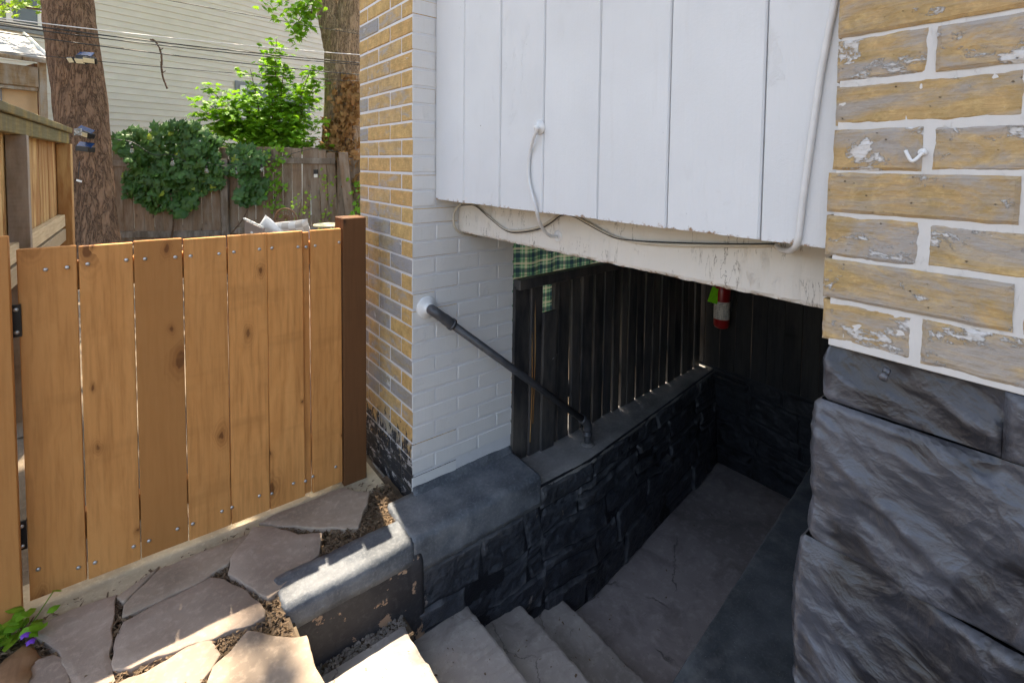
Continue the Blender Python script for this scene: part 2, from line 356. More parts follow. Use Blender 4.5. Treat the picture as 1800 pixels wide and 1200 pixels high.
M = {}
M['brick'] = m_brick('buff brick', (.60, .40, .165), (.54, .32, .13), (.36, .35, .34), .03, .0, True)
M['brick_b'] = m_brick('buff brick with grey remains', (.56, .385, .18), (.52, .34, .16), (.34, .34, .355), .12, .02, True)
M['brick_g'] = m_brick('grey stained brick', (.42, .34, .22), (.36, .33, .27), (.30, .305, .33), .24, .03, True)
M['brick_r'] = m_brick('worn buff brick', (.54, .38, .175), (.47, .31, .15), (.33, .305, .285), .19, .045)
M['brick_rw'] = m_brick('worn buff brick with white paint', (.52, .37, .18), (.46, .30, .15), (.34, .325, .32), .20, .09)
M['mortar'] = m_wpaint('white mortar', (.66, .66, .68), scale=6, splash=True)
M['mortar_r'] = m_wpaint('smeared pale mortar', (.62, .605, .59), dirt=(.30, .24, .17), scale=9, peel=1.2)
M['mortar_w'] = m_wpaint('white painted joint', (.60, .60, .62), scale=5)
M['wbrick'] = m_wpaint('white painted brick', (.69, .68, .67), dirt=(.25, .22, .2), scale=3, peel=.5)
M['board'] = m_wpaint('white board paint', (.67, .685, .705), chip=1.1395, scale=1.3, peel=.2)
M['beam'] = m_wpaint('white beam paint', (.68, .645, .59), dirt=(.22, .17, .12), chip=1.006, scale=2.2, peel=.9, crack=True)
M['gate'] = m_wood('new cedar', (.75, .355, .12), (.62, .268, .08), (.22, .075, .018), .42)
M['post'] = m_wood('dark stained post', (.27, .12, .045), (.19, .08, .03), (.05, .02, .01), .2)
M['pale'] = m_wood('pale fence wood', (.62, .43, .20), (.56, .36, .15), (.30, .16, .06), .3, stain=(.26, .115, .035), across=1)
M['palerail'] = m_wood('grey fence rail', (.50, .40, .25), (.42, .32, .2), (.2, .14, .08), .2, axis=1)
M['moss'] = m_wood('mossy cap wood', (.33, .22, .055), (.22, .17, .06), (.09, .07, .03), .1, axis=1, stain=(.10, .09, .045))
M['grey'] = m_wood('weathered fence wood', (.30, .195, .12), (.21, .135, .085), (.06, .04, .03), .3, silver=(.27, .215, .165))
M['greyrail'] = m_wood('weathered rail', (.25, .19, .14), (.19, .145, .105), (.08, .06, .045), .1, axis=0, silver=(.3, .26, .22))
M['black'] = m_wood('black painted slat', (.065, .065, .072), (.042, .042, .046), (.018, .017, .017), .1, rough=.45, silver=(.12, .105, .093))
M['black2'] = m_wood('matt black slat', (.022, .022, .025), (.015, .015, .017), (.008, .008, .008), .1, rough=.55, silver=(.032, .029, .027))  # same black paint as the fence, darkened so the colour carries the pit's shade
M['flag'] = m_stone('grey sandstone', (.33, .255, .195), (.44, .35, .275), 8, .8, .82, dist=.004)
M['flag2'] = m_stone('purple sandstone', (.305, .235, .19), (.40, .32, .26), 7, .8, .82, dist=.004)
M['soil'] = m_stone('soil', (.085, .06, .042), (.15, .11, .075), 26, .9, .95, dist=.01)
M['earth'] = m_stone('dry earth', (.12, .09, .062), (.2, .155, .11), 9, .9, .95, dist=.012)
M['sill'] = m_stone('pale concrete', (.42, .34, .23), (.52, .44, .31), 12, .6, .85)
M['conc'] = m_stone('step concrete', (.34, .30, .275), (.44, .40, .365), 5, .5, .82, fleck=(.10, .09, .085), dist=.004, crack=2.3)
M['floor'] = m_stone('landing concrete', (.31, .27, .26), (.42, .37, .355), 4, .5, .75, fleck=(.06, .055, .05), dist=.004, crack=1.7)
M['cope'] = m_stone('blue grey painted coping', (.075, .088, .108), (.20, .21, .225), 14, .8, .55, fleck=(.27, .28, .29), dist=.005, wear=(.36, .35, .33))
M['cope2'] = m_stone('worn grey coping', (.085, .092, .105), (.20, .20, .20), 12, .7, .6, dist=.005, wear=(.45, .42, .38))
M['cap'] = m_stone('dusty grey cap', (.17, .165, .165), (.26, .25, .24), 9, .5, .7, fleck=(.08, .08, .08), dist=.004)
M['kerb'] = m_stone('dark kerb paint', (.055, .064, .073), (.10, .11, .12), 16, .6, .5, fleck=(.24, .24, .24), dist=.004, wear=(.24, .24, .24))
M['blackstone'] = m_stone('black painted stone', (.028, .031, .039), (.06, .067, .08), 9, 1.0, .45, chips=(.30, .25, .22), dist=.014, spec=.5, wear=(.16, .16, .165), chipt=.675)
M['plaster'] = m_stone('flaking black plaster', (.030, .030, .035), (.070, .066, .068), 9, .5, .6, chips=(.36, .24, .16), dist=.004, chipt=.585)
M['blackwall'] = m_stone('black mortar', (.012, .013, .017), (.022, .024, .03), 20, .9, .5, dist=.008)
def m_rock():
    b = MB('slate painted rock', .34, .6); v = b.pos((1, 1, 1), (math.radians(-33), 0, 0)); mp = b.nd('ShaderNodeMapping', i0=v); mp.inputs['Scale'].default_value = (1.6, 1.7, 2.3); sv = mp.outputs[0]
    def rid(scale, detail, rough=.5): return b.nd('ShaderNodeTexNoise', {'noise_type': 'RIDGED_MULTIFRACTAL'}, Vector=sv, Scale=scale, Detail=detail, Roughness=rough, Offset=1.0, Gain=2.0, Distortion=.5).outputs['Fac']
    r1, r2 = rid(1.7, 5, .45), rid(7.5, 6); n1 = b.noise(sv, 4.5, 6, .6, .4); n2 = b.noise(v, 90, 5, .7); n3 = b.noise(v, 3.4, 5, .6)
    c = b.mix(b.ramp(n1, [(.36, 0), (.64, 1)]), (.014, .0148, .019), (.040, .0435, .057)); c = b.mix(b.ma('MULTIPLY', b.ramp(n3, [(.46, 0), (.62, 1)]), .6), c, (.026, .023, .023))
    g = b.nd('ShaderNodeNewGeometry'); w = b.ma('ADD', g.outputs['Pointiness'], b.ma('MULTIPLY', b.ma('SUBTRACT', n1, .5), .10))
    c = b.mix(b.ma('MULTIPLY', b.ramp(w, [(.515, 0), (.575, 1)]), .45), c, (.17, .18, .215)); c = b.mix(b.ma('MULTIPLY', b.ramp(r1, [(.9, 0), (1.35, 1)]), .4), c, (.11, .118, .145))
    c = b.mix(b.ramp(n2, [(.70, 0), (.74, .6)]), c, (.25, .25, .26))
    h = b.ma('ADD', b.ma('MULTIPLY', r1, 1.0), b.ma('ADD', b.ma('MULTIPLY', r2, .16), b.ma('MULTIPLY', n2, .10)))
    return b.done(c, b.ma('ADD', b.ma('MULTIPLY', n1, .3), .2), b.bump(h, .75, .016))
M['rock'] = m_rock()
M['pipe'] = m_plain('dark pipe paint', (.06, .062, .07), .42, .3, 30, bump=.1, spec=.5)
M['wmetal'] = m_plain('white painted metal', (.70, .70, .70), .45, .08, 30)
M['zinc'] = m_plain('galvanised screw', (.55, .55, .56), .45, .1, 60, 1.0)
M['iron'] = m_plain('black iron', (.012, .012, .013), .4, .2, 40)
M['cable'] = m_plain('grey cable', (.50, .45, .37), .5, .12, 30)
M['cablek'] = m_plain('black cable', (.03, .03, .03), .5, .2, 30)
M['cablew'] = m_plain('white cable', (.66, .66, .66), .45, .06, 30)
M['siding'] = m_plain('cream siding paint', (.585, .555, .475), .55, .06, 3, bump=.1)
M['greytrim'] = m_plain('grey trim', (.20, .22, .23), .5, .08, 5)
M['whitetrim'] = m_plain('white window frame', (.7, .7, .66), .5, .05, 8)
M['bark'] = m_bark('red brown bark', (.30, .175, .105), (.21, .13, .085), (.055, .034, .024))
M['bark2'] = m_bark('grey brown bark', (.42, .30, .185), (.31, .22, .14), (.085, .055, .035))
M['ivy'] = m_leaf('ivy leaf', (.020, .066, .014), (.045, .118, .022), .4, .12, (.20, .27, .03))
M['maple'] = m_leaf('maple leaf', (.085, .225, .014), (.15, .33, .022), .5, .4)
M['lime'] = m_leaf('bright leaf', (.13, .27, .02), (.22, .36, .03), .5, .45)
M['crown'] = m_leaf('crown leaf', (.05, .14, .015), (.09, .2, .025), .5, .3)
M['dry'] = m_leaf('dry leaf', (.36, .2, .07), (.24, .12, .04), .7, .2)
M['litter'] = m_leaf('leaf litter', (.24, .16, .095), (.11, .075, .048), .85, .05)
M['gravel'] = m_stone('gravel', (.13, .115, .10), (.30, .26, .225), 30, .5, .85)
M['purple'] = m_plain('violet petal', (.12, .03, .35), .5)
M['cushw'] = m_plain('white cushion cloth', (.62, .62, .60), .85, .06, 60)
M['taupe'] = m_plain('taupe panel', (.22, .175, .15), .6, .06, 8)
M['rattan'] = m_plain('brown rattan', (.20, .10, .05), .55, .3, 60)
M['cream'] = m_plain('cream enamel', (.68, .64, .42), .4, .04, 8)
M['solar'] = m_plain('solar cell', (.012, .035, .10), .18, .2, 40, spec=.6)
M['lampcream'] = m_plain('lamp lens', (.62, .56, .38), .4, .05, 30)
M['red'] = m_plain('red enamel', (.32, .012, .012), .3, .1, 10, spec=.6)
M['roofgrey'] = m_plain('grey roofing', (.34, .34, .34), .75, .25, 6)
M['shedwood'] = m_wood('peeling shed wood', (.42, .29, .16), (.33, .22, .12), (.1, .07, .04), .2, axis=0, silver=(.4, .37, .32))
M['shedwall'] = m_plain('tan shed wall', (.58, .40, .23), .7, .08, 5)
M['rust'] = m_plain('rusty brown boards', (.17, .075, .03), .8, .4, 12)
M['twig'] = m_plain('dry twig', (.10, .06, .035), .8, .3, 30)
M['dirtwood'] = m_wood('old wood chunk', (.28, .16, .085), (.21, .115, .06), (.10, .05, .025), .1, axis=1)

def m_glass(name, col=(.05, .06, .06)):
    b = MB(name, .08, .6); return b.done(col)
M['pane'] = m_glass('window glass', (.10, .115, .115))
def m_bulb():
    b = MB('clear bulb glass', .05, .5); b.b.inputs['Transmission Weight'].default_value = .85; return b.done((.85, .85, .8))
M['bulb'] = m_bulb()
def m_plaid():
    b = MB('plaid cloth', .9, .1); v = b.co((1, 1, 1), False); x = b.sep(v, 0); z = b.sep(v, 2)
    def band(c, period, lo, hi):
        return b.ramp(b.ma('FRACT', b.ma('DIVIDE', b.ma('ADD', c, 10.0), period)), [(0, 0), (lo, 1), (hi, 0)], 'CONSTANT')
    c = b.mix(.0, (.13, .30, .17), (0, 0, 0))
    for k in (x, z):
        c = b.mix(b.ma('MULTIPLY', band(k, .072, .04, .30), .66), c, (.012, .022, .07))
        c = b.mix(b.ma('MULTIPLY', band(k, .072, .58, .72), .55), c, (.66, .60, .45))
        c = b.mix(b.ma('MULTIPLY', band(k, .072, .40, .44), .55), c, (.7, .72, .66))
        c = b.mix(b.ma('MULTIPLY', band(k, .072, .84, .89), .7), c, (.02, .02, .05))
    b.done(c); tr = b.nd('ShaderNodeBsdfTranslucent'); b.set(tr.inputs[0], c); mx = b.nd('ShaderNodeMixShader'); mx.inputs[0].default_value = .45
    b.t.links.new(b.b.outputs[0], mx.inputs[1]); b.t.links.new(tr.outputs[0], mx.inputs[2]); b.t.links.new(mx.outputs[0], b.t.nodes['Material Output'].inputs[0]); return b.m
M['plaid'] = m_plaid()
def m_check():
    b = MB('checked cushion cloth', .85, .1); v = b.co((1, 1, 1), False); ck = b.nd('ShaderNodeTexChecker', None, Vector=v, Scale=11.0).outputs['Fac']
    n = b.noise(v, 40, 4); return b.done(b.mix(b.ma('MULTIPLY', ck, .75), (.62, .60, .57), (.40, .35, .30)), None, b.bump(n, .3, .004))
M['check'] = m_check()
def m_label():
    b = MB('extinguisher label', .5, .3); v = b.co((1, 1, 1), False); z = b.sep(v, 2); ln = b.ramp(b.ma('FRACT', b.ma('MULTIPLY', z, 95.0)), [(0, 0), (.5, 1)], 'CONSTANT')
    n = b.noise(b.co((60, 60, 14), False), 2.0, 2); w = b.ma('MULTIPLY', ln, b.ramp(n, [(.45, 0), (.5, 1)], 'CONSTANT'))
    return b.done(b.mix(b.ma('MULTIPLY', w, .7), (.66, .60, .52), (.12, .1, .1)))
M['label'] = m_label()
def m_tag():
    b = MB('green inspection tag', .5, .3); v = b.co((1, 1, 1), False); z = b.sep(v, 2); ln = b.ramp(b.ma('FRACT', b.ma('MULTIPLY', z, 110.0)), [(0, 0), (.6, 1)], 'CONSTANT')
    n = b.noise(b.co((70, 70, 16), False), 2.0, 2); w = b.ma('MULTIPLY', ln, b.ramp(n, [(.52, 0), (.56, 1)], 'CONSTANT'))
    return b.done(b.mix(b.ma('MULTIPLY', w, .6), (.23, .72, .02), (.03, .12, .01)))
M['tag'] = m_tag()

# ------------------------------------------------------------------ leaves
def ivy_leaf(s):
    p = [(0, -.02), (.30, -.12), (.52, .12), (.34, .30), (.42, .62), (.16, .58), (0, 1.0), (-.16, .58), (-.42, .62), (-.34, .30), (-.52, .12), (-.30, -.12)]
    v = [(x*s, y*s, -.12*s*abs(x)-.10*s*y*y) for x, y in p]+[(0, .3*s, .05*s)]; n = len(p)
    return v, [(k, (k+1) % n, n) for k in range(n)]
def maple_leaf(s):
    p = [(0, 0), (.22, .02), (.5, .22), (.26, .30), (.34, .62), (.12, .56), (0, 1.05), (-.12, .56), (-.34, .62), (-.26, .30), (-.5, .22), (-.22, .02)]
    v = [(x*s, y*s, -.16*s*abs(x)-.12*s*y*y) for x, y in p]; return v, [(0, 1, 2, 3), (0, 3, 4, 5, 6), (0, 6, 7, 8, 9), (0, 9, 10, 11)]
def oval_leaf(s):
    v = [(0, 0, 0), (.24*s, .3*s, -.05*s), (.2*s, .65*s, -.09*s), (0, s, -.16*s), (-.2*s, .65*s, -.09*s), (-.24*s, .3*s, -.05*s), (0, .45*s, .02*s)]
    return v, [(0, 1, 6), (1, 2, 6), (2, 3, 6), (3, 4, 6), (4, 5, 6), (5, 0, 6)]
class Leaves:
    def __init__(s): s.v = []; s.f = []
    def add(s, geo, pos, rot):
        mt = Euler(rot).to_matrix(); b = len(s.v); pos = Vector(pos)
        s.v += [pos+mt @ Vector(p) for p in geo[0]]; s.f += [tuple(i+b for i in q) for q in geo[1]]
    def build(s, name, mat, parent, kind='stuff'):
        if not s.v: return None
        o = obj(name, s.v, s.f, mat, parent); o['kind'] = kind; return o
FACE = math.atan2(-CF.x, CF.y)               # heading of the view, so hanging leaves turn towards the yard's open side
def hang(rn, sp=.5): return (math.radians(-90)-rn.uniform(-.1, 1.0)*sp*1.3+math.pi, rn.uniform(-sp, sp), FACE+rn.uniform(-.9, .9)*sp*1.6)

# ================================================================== GROUND
def sheet(name, rects, z, mat):
    v, f = [], []
    for x0, x1, y0, y1 in rects:
        b = len(v); v += [(x0, y0, z), (x1, y0, z), (x1, y1, z), (x0, y1, z)]; f.append((b, b+1, b+2, b+3))
    o = obj(name, v, f, mat, None, centre=False); o['kind'] = 'structure'; return o
sheet('ground', [(-200, .36, -200, 1.5), (.36, 3.1, -200, .2), (3.1, 200, -200, 1.9), (-200, .36, 1.5, 1.9), (.36, 3.1, 1.72, 1.9), (-200, 200, 1.9, 220)], -.055, M['earth'])
v, f = [], []
for x0, x1, y0, y1 in ((-1.2, .345, -1.2, 1.46), (-1.2, .345, 1.46, 1.86), (.345, .83, 1.50, 1.86)):
    nx, ny = max(2, int((x1-x0)/.025)), max(2, int((y1-y0)/.025)); b = len(v)
    for jj in range(ny+1):
        for ii in range(nx+1):
            x, y = x0+(x1-x0)*ii/nx, y0+(y1-y0)*jj/ny; v.append((x, y, -.024+.010*noise.noise(Vector((x*11, y*11, 2)))+.006*noise.noise(Vector((x*31, y*31, 5)))))
    for jj in range(ny):
        for ii in range(nx): f.append((b+jj*(nx+1)+ii, b+jj*(nx+1)+ii+1, b+(jj+1)*(nx+1)+ii+1, b+(jj+1)*(nx+1)+ii))
bed = obj('flagstone_path', v, f, M['soil'], None, True)
bed['kind'] = 'structure'
def px3(pts): return [(p[0]/2.7273, 800+p[1]/2.7273) for p in pts]
FL = [
 [(600, 792), (740, 722), (880, 655), (1010, 588), (1070, 603), (1180, 648), (1265, 735), (1258, 772), (1200, 812), (1060, 848), (900, 908), (760, 958), (640, 1008), (560, 1018), (552, 990), (562, 900)],
 [(606, 705), (690, 622), (775, 545), (980, 455), (1190, 372), (1160, 420), (1082, 530), (1000, 568), (880, 638), (740, 705), (600, 762)],
 [(1222, 345), (1320, 350), (1420, 384), (1535, 376), (1522, 470), (1440, 555), (1365, 620), (1285, 680), (1190, 612), (1105, 560), (1112, 500), (1170, 420)],
 [(1250, 318), (1400, 250), (1560, 190), (1640, 162), (1765, 185), (1712, 342), (1500, 344), (1400, 334)],
 [(150, 840), (330, 740), (545, 672), (540, 770), (526, 870), (520, 960), (545, 1060), (470, 1150), (360, 1150), (330, 1010), (290, 930)],
 [(572, 668), (640, 620), (758, 538), (700, 590), (604, 692)],
 [(560, 1090), (720, 1030), (900, 925), (990, 888), (1048, 940), (1010, 1010), (950, 1085), (880, 1230), (600, 1250), (520, 1170)],
 [(1192, 846), (1280, 866), (1456, 876), (1500, 960), (1545, 1075), (1600, 1180), (1580, 1300), (1000, 1300), (960, 1180), (1030, 1015), (1120, 925)],
 [(120, 990), (260, 960), (310, 1020), (335, 1140), (240, 1220), (60, 1250), (40, 1110)],
 [(600, 1290), (860, 1270), (980, 1350), (900, 1600), (560, 1560)], [(1010, 1350), (1560, 1350), (1540, 1640), (960, 1680)]]
FLAGS_XY = []
for k, pl in enumerate(FL):
    P = [on(2, 0, *q) for q in px3(pl)]; P = [Vector((p.x, p.y)) for p in P]
    if sarea(P) < 0: P.reverse()
    P = [Vector((min(p.x, .352), p.y)) if p.y < 1.4 else p for p in P]
    cc_ = sum(P, Vector((0, 0)))/len(P); P = [p+(p-cc_).normalized()*.007 for p in P]
    FLAGS_XY.append(P); z = RN.uniform(-.003, .003)
    v, f = slab_geo(ragged(P, .012, .007, k), -.035, z, .0035, .007, k)
    obj('flagstone', v, f, M['flag' if k % 2 else 'flag2'], bed, True)
# leaf litter in the joints
L = Leaves(); rn = random.Random(3); cnt = 0
while cnt < 9000:
    x, y = rn.uniform(-.42, .80), rn.uniform(1.1, 1.86)
    if y < 1.46 and x > .34: continue
    if y < 1.58 and x > .33 and y < 1.455+.5*(x-.3): continue
    if any(inpoly(x, y, P) for P in FLAGS_XY) and rn.random() > .012: continue
    if y > 1.80 and rn.random() > .08: continue
    cnt += 1; s = rn.uniform(.003, .012)
    w = s*rn.uniform(.12, .45)
    L.add(([(-s, -w, 0), (s, -w*.6, .002), (s, w, 0), (-s, w*.5, .003)], [(0, 1, 2, 3)]), (x, y, -.018+rn.uniform(0, .014)), (rn.uniform(-.5, .5), rn.uniform(-.5, .5), rn.uniform(0, 6.3)))
for k in range(90):                          # a few bits blown onto the steps and landing
    i_ = rn.randrange(5); x0, x1, z_ = [(.36, .67, -.219), (.7, .95, -.334), (.97, 1.18, -.451), (1.21, 1.40, -.549), (1.43, 2.9, -.653)][i_]
    x = rn.uniform(x0, x1); y = 1.36-abs(rn.gauss(0, .22)) if i_ < 4 else rn.choice([1.42-abs(rn.gauss(0, .1)), rn.uniform(.75, 1.4)])
    if y < .72: continue
    s = rn.uniform(.0015, .006); w = s*rn.uniform(.2, .8); L.add(([(-s, -w, 0), (s, -w*.6, .001), (s, w, 0), (-s, w*.5, .001)], [(0, 1, 2, 3)]), (x, y, z_+.003), (rn.uniform(-.2, .2), rn.uniform(-.2, .2), rn.uniform(0, 6.3)))
tag(L.build('leaf_litter', M['litter'], None), 'brown leaf litter and bark bits in the flagstone joints', 'leaf litter')
box('gate_sill', (-.40, 1.80, -.06), (.80, 2.02, -.008), M['sill'], bed, .01, .003)

# ================================================================== STAIRS
st = thing('concrete_stairs', (1.0, 1.1, -.66), 'worn grey concrete steps going down beside black stone wall', 'stairs')
def step(x0, x1, y0, y1, z1, mat=M['conc']):
    nx, ny = 14, 60; v, f = [], []
    prof = [(x0, -.80), (x0, z1)]+[(x0+(x1-.012-x0)*k/6, z1) for k in range(1, 7)]+[(x1-.004, z1-.003), (x1, z1-.012), (x1-.006, -.80)]
    for j in range(ny+1):
        y = y0+(y1-y0)*j/ny
        for i, (x, z) in enumerate(prof):
            w = 1 if 5 < i < len(prof)-1 else .35
            q = noise.noise(Vector((x*5+z1*9, y*14, 2.2)))*.006*w+noise.noise(Vector((x*5, y*45, 5)))*.0035*w
            v.append((x+q, y, z+(q*.8 if z > -.79 else 0)))
    n = len(prof)
    for j in range(ny):
        for i in range(n-1): f.append((j*n+i, (j+1)*n+i, (j+1)*n+i+1, j*n+i+1)[::-1])
    f.append(tuple(range(n))); f.append(tuple(ny*n+i for i in range(n))[::-1])
    return obj('step', v, f, mat, st)
NX = [.345, .685, .958, 1.195, 1.415]; NZ = [-.22, -.335, -.452, -.55]
for k in range(4): step(NX[k]-(0 if k == 0 else .03), NX[k+1], .45, 1.395 if k == 0 else 1.47, NZ[k])
fl = obj('landing_floor', *slab_geo(ragged([Vector(p) for p in ((1.36, .3), (3.1, .3), (3.1, 1.72), (1.36, 1.5))], .1, .002), -.80, -.655, .004, .004, 3), M['floor'], None, True); fl['kind'] = 'structure'
# gravel between first step and wall
L = Leaves(); rn = random.Random(8)
for k in range(420):
    s = rn.uniform(.002, .007); x, y = rn.uniform(.36, .69), rn.uniform(1.392, 1.44)
    v, f = cbox(s, s*rn.uniform(.5, 1), s*rn.uniform(.4, .8), s*.3); L.add((v, f), (x, y, -.226+rn.uniform(-.004, .005)), (rn.uniform(0, 6), rn.uniform(0, 6), rn.uniform(0, 6)))
tag(L.build('gravel', M['gravel'], None), 'loose grey gravel strip between first step and black wall', 'gravel')
box('gravel_bed', (.345, 1.36, -.5), (.70, 1.46, -.226), M['soil'], st, .004)

# left wall of the stair pit
def yface(x, z): return 1.455+max(0, x-1.62)*.135+.075*min(0, z)
sw = thing('stair_wall', (1.6, 1.55, -.66), 'black painted rubble stone wall along left side of stairs', 'wall')
v, f = [], []
xs = [.335, .7, 1.2, 1.62, 2.0, 2.5, 3.02]; zs = [-.72, -.45, -.2, -.05]
for x in xs:
    for z in zs: v.append((x, yface(x, z)+.005, z))
    for z in zs[::-1]: v.append((x, yface(x, 0)+.17, z))
n = len(zs)*2
for i in range(len(xs)-1):
    for k in range(n): f.append((i*n+k, i*n+(k+1) % n, (i+1)*n+(k+1) % n, (i+1)*n+k)[::-1])
f.append(tuple(range(n))[::-1]); f.append(tuple((len(xs)-1)*n+k for k in range(n)))
obj('core', v, f, M['blackwall'], sw)
def rubble(name, face, x0, x1, z0, z1, mat, parent, rn, rows, lmin, lmax, clip=None):
    """individually shaped stones on the surface face(x, z) -> (point, normal)"""
    z = z0; hs = [rn.uniform(.75, 1.3) for _ in range(rows)]; t = (z1-z0)/sum(hs)
    for r in range(rows):
        h = hs[r]*t; x = x0-rn.uniform(0, .1)
        while x < x1-.02:
            l = rn.uniform(lmin, lmax); xa, xb = max(x, x0), min(x+l, x1); x += l
            if xb-xa < .03: continue
            sub = [(z, z+h)] if rn.random() > .38 else [(z, z+h*rn.uniform(.3, .7)), None]
            if len(sub) == 2: sub[1] = (sub[0][1], z+h)
            for za, zb in sub:
                if clip and not clip((xa+xb)/2, (za+zb)/2): continue
                nx, nz = max(4, int((xb-xa)/.011)), max(3, int((zb-za)/.011)); vv, ff = [], []; sd = rn.uniform(0, 90)
                pro = rn.uniform(.000, .008); tx, tz = rn.uniform(-.05, .05), rn.uniform(-.09, .06)
                sk = rn.uniform(-.035, .035)
                for j in range(nz+1):
                    for i in range(nx+1):
                        a, b = i/nx, j/nz
                        X = xa+.003+(xb-xa-.006)*a+sk*(b-.5)+.006*noise.noise(Vector((zb*40, b*3, xa*9))); Z0 = za+(zb-za)*b; Z = Z0+.002*(1-2*b)+.034*noise.noise(Vector((X*3.2, Z0*3, 1)))*min(1, (z1-Z0)*9, (Z0-z0)*9)+.007*noise.noise(Vector((X*15, Z0*6, 4)))*min(1, (z1-Z0)*20)
                        e = min(1, min(a, 1-a)*(xb-xa)/.012)*min(1, min(b, 1-b)*(zb-za)/.010)
                        d = -.005+e*(pro+.005+tx*(a-.5)*(xb-xa)+tz*(b-.5)*(zb-za)+.010*noise.noise(Vector((X*14+sd, Z*18, sd)))+.005*noise.noise(Vector((X*40+sd, Z*48, sd))))
                        p, nn = face(X, Z); vv.append(p+nn*d)
                for j in range(nz):
                    for i in range(nx): ff.append((j*(nx+1)+i, j*(nx+1)+i+1, (j+1)*(nx+1)+i+1, (j+1)*(nx+1)+i))
                obj(name, vv, ff, mat, parent)
        z += h
NY = Vector((0, -1, 0))
FACE_FN = lambda x, z: (Vector((x, yface(x, z), z)), NY)
rubble('stone', FACE_FN, .745, 1.318, -.655, -.118, M['blackstone'], sw, random.Random(5), 4, .2, .5)
rubble('stone', FACE_FN, 1.312, 3.0, -.655, -.056, M['blackstone'], sw, random.Random(6), 5, .16, .50)
# plastered near end, copings and cap
def blockgrid(name, fn, nu, nv, mat, parent):
    v = [fn(i/nu, j/nv) for j in range(nv+1) for i in range(nu+1)]; f = []
    for j in range(nv):
        for i in range(nu): f.append((j*(nu+1)+i, j*(nu+1)+i+1, (j+1)*(nu+1)+i+1, (j+1)*(nu+1)+i))
    return obj(name, v, f, mat, parent, True)
def nz3(x, y, z, s, a): return a*noise.noise(Vector((x*s, y*s, z*s)))
def lump(name, x0, x1, prof, mat, parent, amp=.004, endr=.02, n=30):
    """a long block: closed profile in (y, z) swept along x with rounded, rough ends"""
    cy = sum(p[0] for p in prof)/len(prof); cz = sum(p[1] for p in prof)/len(prof)
    pr = []
    for i in range(len(prof)):
        a, b = prof[i], prof[(i+1) % len(prof)]; k = max(1, int(math.dist(a, b)/.02))
        for j in range(k): pr.append((a[0]+(b[0]-a[0])*j/k, a[1]+(b[1]-a[1])*j/k))
    v, f = [], []; m_ = len(pr)
    for i in range(n+1):
        t = i/n; x = x0+(x1-x0)*t; e = min(1, min(x-x0, x1-x)/endr+.0) if endr else 1; s = .0 if i in (0, n) else 1
        sc = (.93+.07*math.sqrt(max(0, 1-(1-e)**2))) if endr else 1
        for y, z in pr:
            yy, zz = cy+(y-cy)*sc, cz+(z-cz)*sc
            v.append((x, yy+nz3(x, y, z, 9, amp)+nz3(x, y, z, 37, amp*.5), zz+nz3(x+7, y, z, 9, amp)+nz3(x, y+3, z, 37, amp*.5)))
    for i in range(n):
        for k in range(m_): f.append((i*m_+k, i*m_+(k+1) % m_, (i+1)*m_+(k+1) % m_, (i+1)*m_+k))
    f.append(tuple(range(m_))[::-1]); f.append(tuple(n*m_+k for k in range(m_)))
    return obj(name, v, f, mat, parent, True)
lump('plaster_face', .348, .775, [(1.428, -.40), (1.52, -.40), (1.53, -.05), (1.444, -.05), (1.441, -.08)][::-1], M['plaster'], sw, .004, .006)
lump('coping', .332, .742, [(1.441, -.075), (1.56, -.075), (1.578, -.012), (1.57, .004), (1.458, .003), (1.444, -.010)][::-1], M['cope'], sw, .0035, .012, 60)
lump('coping', .738, 1.318, [(1.444, -.122), (1.66, -.122), (1.66, .010), (1.465, .006), (1.450, -.003), (1.446, -.016)][::-1], M['cope'], sw, .003, .010, 80)
def capz(x): return -.045
v, f = [], []
nx, ny = 60, 8
for j in range(ny+3):
    for i in range(nx+1):
        x = 1.30+(3.02-1.30)*i/nx; ya = yface(x, 0)+.004*noise.noise(Vector((x*14, 1, 1))); yb = yface(x, 0)+.30
        if j == 0: p = (x, ya+.006, -.10)
        elif j == 1: p = (x, ya-.004, -.062+nz3(x, 0, 0, 20, .006))
        else:
            t = (j-2)/ny; y = ya+.012+(yb-ya)*t; p = (x, y, capz(x)+nz3(x, y, 0, 8, .006)+nz3(x, y, 0, 30, .002))
        v.append(p)
for j in range(ny+2):
    for i in range(nx): f.append((j*(nx+1)+i, j*(nx+1)+i+1, (j+1)*(nx+1)+i+1, (j+1)*(nx+1)+i))
obj('cap', v, f, M['cap'], sw, True)

# right kerb wall
e0, e1 = on(2, -.08, 1180, 1200), on(2, -.08, 1415, 833); dk = (e1-e0).normalized()
def ky(x): return e0.y+(x-e0.x)*dk.y/dk.x
kb = thing('kerb_wall', (2, .5, -.66), 'low dark painted kerb wall on right side of stairs', 'wall')
v, f = slab_geo(ragged([Vector(p) for p in ((.98, .348), (3.02, .348), (3.02, ky(3.02)), (.98, ky(.98)))], .05, .004, 4), -.16, -.08, .008, .004, 4)
obj('coping', v, f, M['kerb'], kb)
obj('wall_face', *slab_geo([Vector(p) for p in ((.985, .36), (3.01, .36), (3.01, ky(3.01)-.012), (.985, ky(.985)-.012))], -.8, -.161, .003, .0), M['blackwall'], kb)

# back wall of the pit
bw = thing('back_wall', (3.05, 1.0, -.66), 'black stone wall closing the dark end of the stair pit', 'wall')
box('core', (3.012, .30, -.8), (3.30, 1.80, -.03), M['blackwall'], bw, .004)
rubble('stone', lambda y, z: (Vector((3.006, y, z)), Vector((-1, 0, 0))), .36, 1.66, -.655, -.04, M['blackwall'], bw, random.Random(9), 5, .15, .4)

